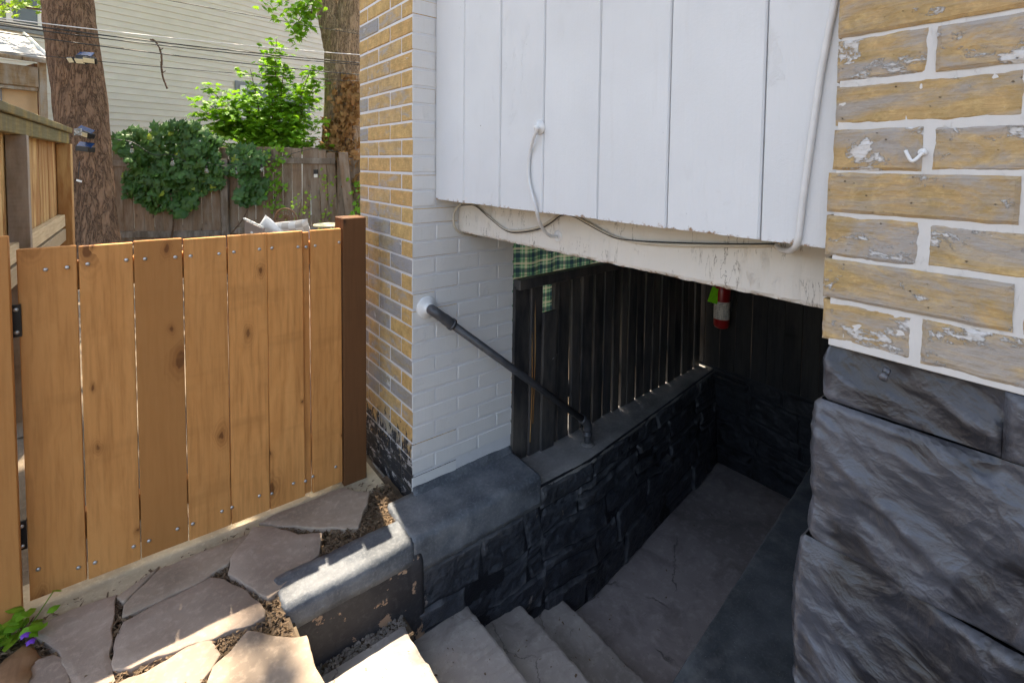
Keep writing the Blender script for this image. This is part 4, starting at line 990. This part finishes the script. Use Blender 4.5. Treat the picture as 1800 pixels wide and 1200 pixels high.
L.build('crown', M['maple'], t2)
for a, b in (((566, -20), (520, 45)), ((560, -15), (500, 5)), ((550, 10), (546, 42))): limb('twig', [at(*a, DL+.1), at((a[0]+b[0])/2, (a[1]+b[1])/2-6, DL), at(*b, DL)], .012, .004, M['twig'], t2, 6)
dv = thing('dead_vine', at(600, 400, D2-.4), 'dead brown vine leaves clinging to forked tree trunk', 'vine')
L = Leaves(); rn = random.Random(15); gd = [ivy_leaf(s) for s in (.08, .10, .12)]
for k in range(620):
    t = rn.random()**.8; y = 135+t*150; cx = 612+4*math.sin(t*7)+(-16*t if t > .5 else 0)
    L.add(gd[rn.randrange(3)], at(cx+rn.gauss(0, 9+10*t), y, D2-.34-rn.uniform(0, .10)), hang(rn, .9))
for k in range(300):
    L.add(gd[rn.randrange(3)], at(rn.gauss(622, 9), rn.uniform(270, 340), D2-.5-rn.uniform(0, .3)), hang(rn, .9))
L.build('leaves', M['dry'], dv)
for k in range(4):
    xx = 604+6*k; limb('stem', [at(xx, 400, D2-.4), at(xx-6+3*k, 300, D2-.37), at(xx-2, 220, D2-.36), at(xx+4, 140, D2-.34)], .014, .005, M['twig'], dv, 6)

# ================================================================== BACK FENCE
bfn = thing('back_fence', at(400, 420, 7.6), 'weathered brown board fence along the back of the yard', 'fence')
q0, q1 = at(180, 300, 7.35), at(640, 300, 7.95); q0.z = q1.z = 0; fd = (q1-q0).normalized(); fn_ = Vector((fd.y, -fd.x, 0)); ang = math.atan2(fd.y, fd.x); FLEN = (q1-q0).length
def bpx(px, off=0):                           # metres along the fence below picture column px
    d = ray(px, 300); A2 = ((fd.x, -d.x), (fd.y, -d.y)); det = A2[0][0]*A2[1][1]-A2[0][1]*A2[1][0]
    bx_, by_ = -q0.x, -q0.y; return (bx_*A2[1][1]-A2[0][1]*by_)/det
def bpt(s, off, z): return q0+fd*s+fn_*off+Vector((0, 0, z))
def bbox(name, s0, s1, o0, o1, z0, z1, mat, tilt=0, bev=.004):
    c = bpt((s0+s1)/2, (o0+o1)/2, (z0+z1)/2); h = Vector((abs(s1-s0)/2, abs(o1-o0)/2, (z1-z0)/2))
    return box(name, c-h, c+h, mat, bfn, bev, .0015, (0, tilt, ang), None, False)
rn = random.Random(41); s = .0; sA, sB = bpx(398), bpx(585)
while s < FLEN:
    w = rn.uniform(.115, .145); zt = 1.50+rn.uniform(-.015, .012)
    if s > sB-.35: zt -= .10*((s-sB+.35)/.35)**2 if s < sB else .16
    tl = rn.uniform(-.006, .006)+(rn.uniform(-.05, .02) if s > sB-.5 else 0)
    bbox('board', s+.003, s+w, -.0, -.018, -.02, zt, M['grey'], tl); s += w+(rn.uniform(.0, .006) if s < sB-.7 else rn.uniform(.002, .009))
def zat(px, py):
    s_ = bpx(px); P_ = bpt(s_, 0, 0); d = ray(px, py); t = (P_.x*CF.x+P_.y*CF.y)/(d.x*CF.x+d.y*CF.y); return EYE.z+t*d.z
bbox('rail', .0, sA-.04, .001, .04, zat(300, 292)-.045, zat(300, 292)+.045, M['greyrail'], .05)
bbox('rail', .0, sA-.04, .001, .04, zat(300, 411)-.05, zat(300, 411)+.045, M['greyrail'])
bbox('rail', sA+.06, bpx(590), .001, .04, zat(520, 283)-.045, zat(520, 283)+.045, M['greyrail'])
bbox('rail', sA+.06, bpx(590), .001, .04, zat(520, 404)-.045, zat(520, 404)+.045, M['greyrail'])
bbox('post', sA-.045, sA+.045, .002, .09, -.05, zat(398, 280), M['greyrail'])
bbox('leaning_post', bpx(606), bpx(606)+.13, .03, .12, -.05, zat(606, 268), M['grey'], -.10)

# ================================================================== IVY, SHRUB, VINES
def dfence(px): 
    P_ = bpt(bpx(px), 0, 0); return P_.x*CF.x+P_.y*CF.y
ivy_me = []
for k in range(6):
    v, f = ivy_leaf([.105, .125, .14, .16, .115, .15][k]); ivy_me.append(mesh(v, f, M['ivy'])); ivy_me[-1].name = 'ivy_leaf_%d' % k
def ivy(label, polys, n, nparts, base, rn):
    o = thing('ivy', base, label, 'ivy'); L = Leaves(); pts = []
    while len(pts) < n:
        pl = polys[rn.randrange(len(polys))]; x0, x1 = min(p[0] for p in pl), max(p[0] for p in pl); y0, y1 = min(p[1] for p in pl), max(p[1] for p in pl)
        x, y = rn.uniform(x0, x1), rn.uniform(y0, y1)
        if not inpoly(x+16*noise.noise(Vector((x*.045, y*.045, 3))), y+18*noise.noise(Vector((x*.05, y*.05, 8))), pl): continue
        th = .06+.17*max(0, .5+noise.noise(Vector((x*.03, y*.035, 1.5))))
        pts.append((rn.uniform(.04, th), x, y))
    pts.sort(reverse=True)
    for i, (off, x, y) in enumerate(pts):
        p = at(x, y, dfence(x)-off-.03); r_ = hang(rn, .55)
        if i < nparts: put('leaf', ivy_me[rn.randrange(6)], o, p, r_)
        else: L.add(ivy_leaf(rn.uniform(.10, .15)), p, r_)
    L.build('inner_leaves', M['ivy'], o); return o
iv1 = ivy('large dark green ivy mass hanging over the back fence', [[(195, 245), (235, 228), (275, 226), (300, 216), (335, 216), (365, 236), (388, 262), (388, 330), (352, 348), (325, 384), (290, 378), (262, 378), (240, 352), (214, 342), (212, 322), (230, 302), (212, 272)]], 900, 300, at(300, 420, dfence(300)-.1), random.Random(51))
iv2 = ivy('smaller dark ivy clump right of the grey fence post', [[(398, 266), (430, 262), (462, 266), (468, 282), (452, 300), (455, 318), (472, 345), (462, 360), (440, 364), (424, 376), (414, 352), (428, 330), (412, 312), (402, 290)]], 260, 260, at(435, 420, dfence(435)-.1), random.Random(52))
limb('stem', [at(405, 412, dfence(405)-.25), at(425, 388, dfence(425)-.2), at(440, 360, dfence(440)-.15)], .012, .008, M['twig'], iv2, 6)
limb('stem', [at(300, 425, dfence(300)-.06), at(305, 390, dfence(300)-.08), at(300, 340, dfence(300)-.1)], .016, .01, M['twig'], iv1, 6)

sh = thing('maple_shrub', at(480, 420, 8.4), 'bright green leafy shrub rising behind the back fence', 'shrub')
L = Leaves(); rn = random.Random(61); gm = [maple_leaf(s) for s in (.085, .105, .125)]
def bough(a, b, n, d, sp=.10, nt=5):
    n = int(n*1.5)
    A_, B_ = at(*a, d), at(*b, d+rn.uniform(-.25, .25)); md = A_.lerp(B_, .5)+Vector((0, 0, .08)); limb('branch', [A_, md, B_], .014, .004, M['twig'], sh, 5)
    for i in range(n):
        t = rn.random()**.75; p = A_.lerp(B_, t); q = Vector((rn.gauss(0, sp), rn.gauss(0, sp), rn.gauss(0, sp*.35)))
        for j in range(nt):
            L.add(gm[rn.randrange(3)], p+q+Vector((rn.gauss(0, .045), rn.gauss(0, .045), rn.gauss(0, .018))), (rn.uniform(-.75, .05), rn.uniform(-.35, .35), rn.uniform(0, 6.3)))
base = (480, 300)
for b, n in (((486, 68), 30), ((478, 85), 20), ((345, 170), 14), ((360, 235), 18), ((470, 100), 20), ((500, 112), 24), ((440, 122), 14), ((365, 152), 16), ((350, 195), 16), ((385, 175), 22), ((548, 118), 18), ((560, 140), 18), ((420, 165), 26), ((530, 150), 26), ((372, 215), 20), ((400, 205), 26)):
    a = (base[0]+(b[0]-480)*.45, 238); bough(a, b, n, 8.35, .085)
for k in range(420):
    x, y = rn.gauss(482, 44), 266-abs(rn.gauss(0, 50))
    if x > 566 or x < 380: continue
    p = at(x, y, 8.3+rn.uniform(-.35, .3))
    for j in range(6): L.add(gm[rn.randrange(3)], p+Vector((rn.gauss(0, .07), rn.gauss(0, .07), rn.gauss(0, .03))), (rn.uniform(-.8, .05), rn.uniform(-.4, .4), rn.uniform(0, 6.3)))
L.build('foliage', M['maple'], sh)
def vine(name, label, pts, n, sp, mat, d, rn, size=(.06, .075, .09)):
    o = thing(name, at(pts[0][0], pts[0][1], d), label, 'vine'); c = curve([at(x, y, d) for x, y in pts], 6); tube('stem', c, .005, M['twig'], o, 5); L = Leaves(); g = [maple_leaf(s_) for s_ in size]
    for k in range(n):
        p = c[rn.randrange(len(c))]; L.add(g[rn.randrange(3)], p+Vector((rn.gauss(0, sp), rn.gauss(0, sp*.6), rn.gauss(0, sp))), hang(rn, .8))
    L.build('foliage', mat, o); return o
rn = random.Random(71)
vine('climbing_vine', 'light green vine climbing the back fence beside the ivy', [(480, 375), (486, 345), (482, 310), (488, 280), (492, 262)], 110, .07, M['maple'], dfence(485)-.10, rn)
vine('climbing_vine', 'thin lime green sprig in front of fence above cushions', [(520, 405), (525, 380), (530, 350)], 46, .09, M['lime'], dfence(525)-.4, rn, (.045, .055, .065))
vine('climbing_vine', 'sparse green vine on fence under the small light', [(570, 390), (576, 350), (574, 310)], 34, .06, M['lime'], dfence(575)-.1, rn, (.045, .055, .065))
vine('climbing_vine', 'green leaves between leaning post and brick pier', [(625, 400), (627, 360), (622, 330)], 60, .09, M['maple'], dfence(622)-.1, rn)
vine('climbing_vine', 'green leaves high beside the forked trunk and pier', [(628, 290), (632, 262), (630, 240)], 60, .10, M['maple'], D2+.2, rn)
tl_ = thing('leafy_branch', at(20, 12, 6.6), 'yellow green leafy branch at top left before the window', 'branch')
limb('branch', [at(-60, 2, 6.6), at(0, 10, 6.6), at(40, 13, 6.6), at(86, 19, 6.5)], .02, .014, M['twig'], tl_, 7)
L = Leaves(); rn = random.Random(81); g = [maple_leaf(s_) for s_ in (.06, .075, .09)]
for k in range(170):
    x = rn.uniform(-50, 84); y = rn.gauss(4 if x > 30 else 16, 9); L.add(g[rn.randrange(3)], at(x, y, 6.6+rn.gauss(0, .12)), hang(rn, .9))
L.build('foliage', M['lime'], tl_)

# ================================================================== SIDING HOUSE AND SHED
HA = math.radians(13.5); hd = Vector((math.cos(HA), math.sin(HA), 0)); hn = Vector((math.sin(HA), -math.cos(HA), 0))
h0 = at(160, 288, 8.9); h0.z = 0
hs = thing('siding_house', h0, 'cream house with horizontal lap siding behind the back fence', 'house')
def hbox(name, s0, s1, o0, o1, z0, z1, mat, parent=hs, bev=.003, tilt=0):
    c = h0+hd*((s0+s1)/2)+hn*((o0+o1)/2)+Vector((0, 0, (z0+z1)/2)); h = Vector((abs(s1-s0)/2, abs(o1-o0)/2, (z1-z0)/2))
    return box(name, c-h, c+h, mat, parent, bev, 0, Euler((tilt, 0, HA)), None, False)
def hpx(px):
    d = ray(px, 300); A2 = ((hd.x, -d.x), (hd.y, -d.y)); det = A2[0][0]*A2[1][1]-A2[0][1]*A2[1][0]; return (-h0.x*A2[1][1]+A2[0][1]*h0.y)/det
def hz(px, py):
    P_ = h0+hd*hpx(px); d = ray(px, py); t = (P_.x*CF.x+P_.y*CF.y)/(d.x*CF.x+d.y*CF.y); return EYE.z+t*d.z
hbox('wall_core', -3.2, 13, -.06, -3.0, -.05, 6.0, M['siding'])
EXP = .122; z = .2; rn = random.Random(91)
while z < 5.9:
    hbox('siding_board', -3.2, 13, -.045, .0+rn.uniform(0, .002), z, z+EXP+.012, M['siding'], hs, .002, -.085); z += EXP
for k in range(9):                            # butt joints in the siding
    s_ = rn.uniform(.2, 6); zz = .2+EXP*rn.randrange(9, 24); hbox('joint_strip', s_, s_+.004, -.01, .0065, zz+.012, zz+EXP-.006, M['greytrim'], hs, .0005)
def window(s0, s1, z0, z1, mull):
    w = hbox('window', s0, s1, .0, .035, z0, z1, M['greytrim'])
    hbox('frame', s0+.09, s1-.09, .0352, .06, z0+.09, z1-.09, M['whitetrim'], w)
    n = len(mull)+1; xs_ = [s0+.15]+mull+[s1-.15]
    for i in range(n): hbox('pane', xs_[i]+(.04 if i else 0), xs_[i+1]-(.04 if i < n-1 else 0), .0602, .066, z0+.15, z1-.15, M['pane'], w)
s0, s1 = hpx(415), hpx(545); window(s0, s1, hz(415, 190)-.3, hz(415, 142), [(s0+s1)/2])
s0, s1 = hpx(-30), hpx(95); window(s0, s1, hz(50, 58), hz(50, 58)+1.5, [hpx(26)])
# shed
sd0 = at(84, 288, 6.55); sd0.z = 0
shd = thing('shed', sd0, 'old shed with peeling grey roof behind the left fence', 'shed')
SA = math.radians(20); ex = Vector((math.cos(SA), math.sin(SA), 0)); ey = Vector((-math.sin(SA), math.cos(SA), 0))
def sz(py): return EYE.z+6.55*ray(84, py).z
def sbox(name, a0, a1, b0, b1, z0, z1, mat, bev=.004, rx=0):
    c = sd0+ex*((a0+a1)/2)+ey*((b0+b1)/2)+Vector((0, 0, (z0+z1)/2)); h = Vector((abs(a1-a0)/2, abs(b1-b0)/2, (z1-z0)/2))
    return box(name, c-h, c+h, mat, shd, bev, .002, Euler((rx, 0, SA)), None, False)
sbox('wall', -2.2, -.05, .12, 1.6, -.05, sz(125), M['shedwall']); sbox('side_boards', -.05, .04, .2, 1.5, -.05, sz(112), M['rust'])
sbox('wall_trim', -.40, -.385, .105, .12, .2, sz(155), M['greytrim'])
sbox('fascia', -2.2, -.06, .0, .03, sz(156), sz(122), M['shedwood']); sbox('lower_trim', -2.2, -.06, .02, .06, sz(163), sz(157), M['shedwood'])
sbox('corner_board', -.055, .02, -.01, .05, .1, sz(112), M['shedwood'])
rl = math.radians(24); zc = sz(103); rf = sbox('roof', -2.25, .03, -.12, .95, zc+.16, zc+.20, M['roofgrey'], .006, rl)
sbox('drip_edge', -2.25, .03, -.12, -.07, zc-.09, zc-.045, M['shedwood'])
bp_ = sd0+ex*.035+ey*.42+Vector((0, 0, zc+.19))
box('barge_board', bp_-Vector((.012, .55, .05)), bp_+Vector((.012, .55, .05)), M['whitetrim'], shd, .003, 0, Euler((rl, 0, SA)))

# ================================================================== WIRES
def wire(a, b, da, db, r, mat, label, sag=.05):
    A_, B_ = at(*a, da), at(*b, db); pts = [A_.lerp(B_, t/12)-Vector((0, 0, sag*4*(t/12)*(1-t/12))) for t in range(13)]
    o = tube('overhead_wire', pts, r, mat, None, 6); return tag(o, label, 'wire', 'wires strung across the yard')
wire((-80, 22), (700, 101), 5.2, 8.2, .006, M['cablew'], 'white wire, the palest of the overhead wires')
wire((-80, 27), (700, 116), 5.2, 8.2, .008, M['cablek'], 'thick black overhead wire, upper of the bundled pair')
wire((-80, 34), (700, 119), 5.15, 8.2, .0065, M['cablek'], 'thick black overhead wire, lower of the bundled pair')
wire((-80, 46), (700, 137), 5.1, 8.2, .0065, M['cablek'], 'single dark overhead wire just below the bundled pair')
wire((-80, 82), (700, 146), 5.1, 8.2, .004, M['cablek'], 'lowest and thinnest of the overhead wires')
wire((-80, -70), (700, 72), 5.2, 8.2, .004, M['cablek'], 'highest thin dark overhead wire below the top edge', .02)
tw = thing('hanging_twig', at(266, 71, 6.5), 'knotted dead twig hanging from the overhead wires', 'twig')
tube('stem', curve([at(264, 70, 6.35), at(272, 72, 6.35), at(280, 85, 6.35), at(284, 100, 6.35), at(284, 120, 6.35), at(287, 138, 6.35), at(294, 156, 6.35)], 6), .011, M['twig'], tw, 6, .35)
for k, (x, y) in enumerate(((268, 74), (282, 88), (285, 112), (286, 128), (290, 142))): tube('spur', [at(x, y, 6.35), at(x+(5 if k % 2 else -4), y-3, 6.33)], .005, M['twig'], tw, 5)

# ================================================================== THINGS ON THE TREE AND FENCE
def solar(label, px, py, d, tilt, heads):
    c = at(px, py, d); o = thing('solar_light', c, label, 'lamp'); rz = FACE
    def pb(name, off, half, rot, mat, parent):
        p = c+CR*off[0]+Vector((0, 0, off[1]))-CF*off[2]; return box(name, p-Vector(half), p+Vector(half), mat, parent, .004, 0, Euler((rot[0], rot[1], rz+rot[2])))
    h = pb('housing', (0, 0, 0), (.075, .05, .03), (0, tilt, 0), M['iron'], o)
    pb('solar_panel', (0, .045, .0), (.085, .005, .042), (-.75, tilt, 0), M['solar'], o)
    for q in heads:
        a = pb('lamp_head', (q[0], q[1], .06), (.062, .012, .036), (.5, tilt, q[2]), M['iron'], o); pb('lens', (q[0], q[1]-.006, .078), (.050, .004, .027), (.5, tilt, q[2]), M['lampcream'], a)
    return o
solar('three headed solar light high on the leaning trunk', 150, 103, D1-.33, .06, [(-.105, -.035, -.45), (0, -.045, 0), (.105, -.04, .5)])
solar('tilted solar light at the end of the left fence', 150, 236, D1-.38, .35, [(.03, .0, .3)])
solar('dark solar light facing down below the tilted one', 150, 262, D1-.38, .1, [])
tg = thing('white_tag', at(137, 318, D1-.33), 'small white tag hanging on the leaning trunk', 'tag')
p = at(139, 318, D1-.34); box('card', p-Vector((.032, .003, .011)), p+Vector((.032, .003, .011)), M['whitetrim'], tg, .001, 0, (0, .3, FACE))
tube('cord', [at(140, 284, D1-.34), at(138, 300, D1-.33), at(138, 314, D1-.34)], .004, M['cablek'], tg, 5)
rag = thing('cloth_rag', at(137, 232, D1-.5), 'crumpled white rag at the far end of left fence', 'rag')
v, f = [], []
for j in range(9):
    for i in range(9): v.append(at(130+14*i/8, 226+12*j/8, D1-.55+.12*noise.noise(Vector((i*.7, j*.8, 4)))))
for j in range(8):
    for i in range(8): f.append((j*9+i, j*9+i+1, (j+1)*9+i+1, (j+1)*9+i))
obj('cloth', v, f, M['cushw'], rag, True)
cordpts = [(160, 225), (195, 243), (232, 250), (270, 272), (303, 272), (335, 288), (363, 286), (390, 292), (415, 289), (440, 287), (460, 284), (500, 274), (548, 262), (580, 265), (606, 270)]
slt = thing('string_light', at(300, 280, dfence(300)-.36), 'string light with clear bulbs looping over ivy and fence', 'string light')
tube('cord', curve([at(x, y, dfence(x)-.20) for x, y in cordpts], 5), .005, M['cablek'], slt, 6)
for (x, y) in ((232, 256), (303, 278), (363, 291), (415, 294), (460, 289)):
    p = at(x, y, dfence(x)-.24)
    g_ = lathe('bulb', [(.004, -.075), (.016, -.07), (.026, -.05), (.028, -.035), (.02, -.012), (.012, 0)], p-Vector((0, 0, .045)), M['bulb'], slt, 16)
    lathe('socket', [(.012, 0), (.014, .005), (.014, .04), (.01, .045)], p-Vector((0, 0, .045)), M['iron'], g_, 12)
p = at(555, 306, dfence(555)-.06); fl_ = thing('fence_light', p, 'small black and white light fixed on the back fence', 'lamp')
box('housing', p-Vector((.03, .02, .0)), p+Vector((.03, .02, .07)), M['iron'], fl_, .004, 0, (0, 0, FACE)); box('lens', p-Vector((.024, .024, .055)), p+Vector((.024, .018, -.002)), M['whitetrim'], fl_, .004, 0, (0, 0, FACE))

# ================================================================== SEATING BEHIND THE GATE
def pillow(name, c, hx, hz_, th, rot, mat, label):
    n = 18; v, f = [], []
    for s in (1, -1):
        for j in range(n+1):
            for i in range(n+1):
                a, b = 2*i/n-1, 2*j/n-1; k = (max(0, 1-a**4)*max(0, 1-b**4))**.5; pin = 1-.10*(1-abs(a)**2)*abs(b)**3; pin2 = 1-.10*(1-abs(b)**2)*abs(a)**3
                v.append((a*hx*pin2, s*th*k*(1+.12*noise.noise(Vector((a*3, b*3, s)))), b*hz_*pin))
    m1 = (n+1)**2
    for s in (0, 1):
        for j in range(n):
            for i in range(n):
                q = [s*m1+j*(n+1)+i, s*m1+j*(n+1)+i+1, s*m1+(j+1)*(n+1)+i+1, s*m1+(j+1)*(n+1)+i]; f.append(tuple(q if s else q[::-1]))
    o = put(name, mesh(v, f, mat, True), None, c, rot); return tag(o, label, 'cushion')
DS = 5.9
so_ = thing('outdoor_sofa', at(460, 480, DS), 'taupe outdoor sofa with slanted arm panel behind the gate', 'sofa')
def quadslab(name, pts, th, mat, parent):
    n_ = (pts[1]-pts[0]).cross(pts[3]-pts[0]).normalized()*th
    v = list(pts)+[p+n_ for p in pts]; return obj(name, v, fixn(v, [(0, 1, 2, 3), (4, 5, 6, 7), (0, 1, 5, 4), (1, 2, 6, 5), (2, 3, 7, 6), (3, 0, 4, 7)]), mat, parent)
ap = [at(430, 388, DS+.5), at(459, 402, DS), at(465, 520, DS), at(430, 500, DS+.5)]
quadslab('arm_panel', ap, .04, M['taupe'], so_); quadslab('arm_top', [at(427, 385, DS+.5), at(459, 400, DS-.01), at(463, 401, DS-.01), at(431, 385.5, DS+.5)], .02, M['whitetrim'], so_)
a_, b_ = at(460, 425, DS+.05), at(560, 425, DS+.45)
quadslab('seat', [at(458, 452, DS+.1), at(560, 452, DS+.1), at(556, 440, DS+.8), at(458, 440, DS+.8)], .12, M['taupe'], so_)
quadslab('back', [at(462, 412, DS+.75), at(552, 412, DS+.75), at(552, 470, DS+.75), at(462, 470, DS+.75)], .06, M['taupe'], so_)
pillow('cushion', at(474, 411, DS+.28), .19, .17, .07, Euler((.35, .75, FACE+.2)), M['cushw'], 'plain white square cushion leaning in the sofa corner')
pillow('cushion', at(516, 408, DS+.35), .25, .17, .07, Euler((.45, -.13, FACE-.1)), M['check'], 'long cushion with beige and white checks on the sofa')
rc = thing('rattan_chair', at(502, 470, DS+1.1), 'brown rattan chair with round spoked back near fence', 'chair')
cc = at(502, 386, DS+1.1); R0 = .155
def ringpt(a, r): return cc+CR*(r*math.cos(a))+Vector((0, 0, r*1.02*math.sin(a)))
tube('rim', [ringpt(2*math.pi*k/28, R0) for k in range(29)], .014, M['rattan'], rc, 8)
for r in (.11, .065): tube('ring', [ringpt(2*math.pi*k/24, r) for k in range(25)], .006, M['rattan'], rc, 6)
for k in range(16): tube('spoke', [ringpt(2*math.pi*k/16, .015), ringpt(2*math.pi*k/16+.15, R0)], .006, M['rattan'], rc, 5)
lathe('seat', [(.2, 0), (.21, .02), (.2, .04)], at(502, 445, DS+.95)-Vector((0, 0, .1)), M['rattan'], rc, 24)
for k in range(4): p = at(502, 445, DS+.95)-Vector((0, 0, .1)); e = Vector((.16*math.cos(k*1.571+.4), .16*math.sin(k*1.571+.4), 0)); tube('leg', [p+e, Vector((p.x+e.x*1.2, p.y+e.y*1.2, -.05))], .014, M['rattan'], rc, 6)
for s_ in (-1, 1): tube('upright', [cc+CR*(.09*s_)-Vector((0, 0, .14)), at(502, 445, DS+.95)+CR*(.12*s_)-Vector((0, 0, .08))], .013, M['rattan'], rc, 6)
tc_ = at(577, 394, 6.4); rt = thing('round_table', (tc_.x, tc_.y, -.05), 'small round cream metal table behind the gate', 'table')
lathe('top', [(.17, -.022), (.183, -.02), (.185, -.004), (.182, 0), (.172, 0), (.16, -.006), (.02, -.006)], tc_, M['cream'], rt, 40)
for k in range(3): e = Vector((math.cos(k*2.094+.5), math.sin(k*2.094+.5), 0)); tube('leg', [tc_+e*.12-Vector((0, 0, .02)), Vector((tc_.x+e.x*.16, tc_.y+e.y*.16, -.05))], .010, M['cream'], rt, 8)

# ================================================================== PLANT AND WOOD AT LOWER LEFT
vp = thing('violet_plant', on(2, -.02, 25, 1130), 'small green plant with purple flowers at foot of left post', 'plant')
rn = random.Random(101); c0 = on(2, -.02, 25, 1128)
for k in range(34):
    p = c0+Vector((rn.gauss(0, .035), rn.gauss(-.012, .03), rn.uniform(.02, .075))); v, f = oval_leaf(rn.uniform(.028, .045))
    v = [(x*1.5, y, z) for x, y, z in v]; put('leaf', mesh(v, f, M['lime' if k % 3 == 0 else 'maple']), vp, p, (rn.uniform(-.6, .5), rn.uniform(-.4, .4), rn.uniform(0, 6.3)))
    if k % 3 == 0: tube('stem', [c0+Vector((rn.gauss(0, .01), rn.gauss(0, .01), 0)), p], .0014, M['maple'], vp, 5)
for (x, y) in ((44, 1113), (54, 1124)):
    p = on(2, .075, x, y)
    for a in range(5): v, f = oval_leaf(.013); put('petal', mesh([(q[0]*1.6, q[1], q[2]) for q in v], f, M['purple']), vp, p, (-.3, 0, a*1.257))
wc = thing('wood_chunk', on(2, -.02, 22, 1170), 'brown split wood chunk lying at lower left corner', 'wood')
v, f = [], []; a_, b_ = on(2, -.01, 42, 1140), on(2, -.01, 8, 1225)
for i in range(15):
    t = i/14; c = a_.lerp(b_, t); w = (.012+.03*min(1, t*3))*(1+.2*noise.noise(Vector((t*4, 1, 1)))); d_ = (b_-a_).normalized(); sx = d_.cross(Vector((0, 0, 1)))
    for k in range(10):
        a = 2*math.pi*k/10; rr = 1+.5*noise.noise(Vector((math.cos(a)*3, math.sin(a)*3, t*5))); v.append(c+sx*(w*rr*math.cos(a))+Vector((0, 0, .006+.35*w*rr*math.sin(a))))
for i in range(14):
    for k in range(10): f.append((i*10+k, i*10+(k+1) % 10, (i+1)*10+(k+1) % 10, (i+1)*10+k))
f.append(tuple(range(10))[::-1]); f.append(tuple(140+k for k in range(10))); obj('chunk', v, f, M['dirtwood'], wc, True)
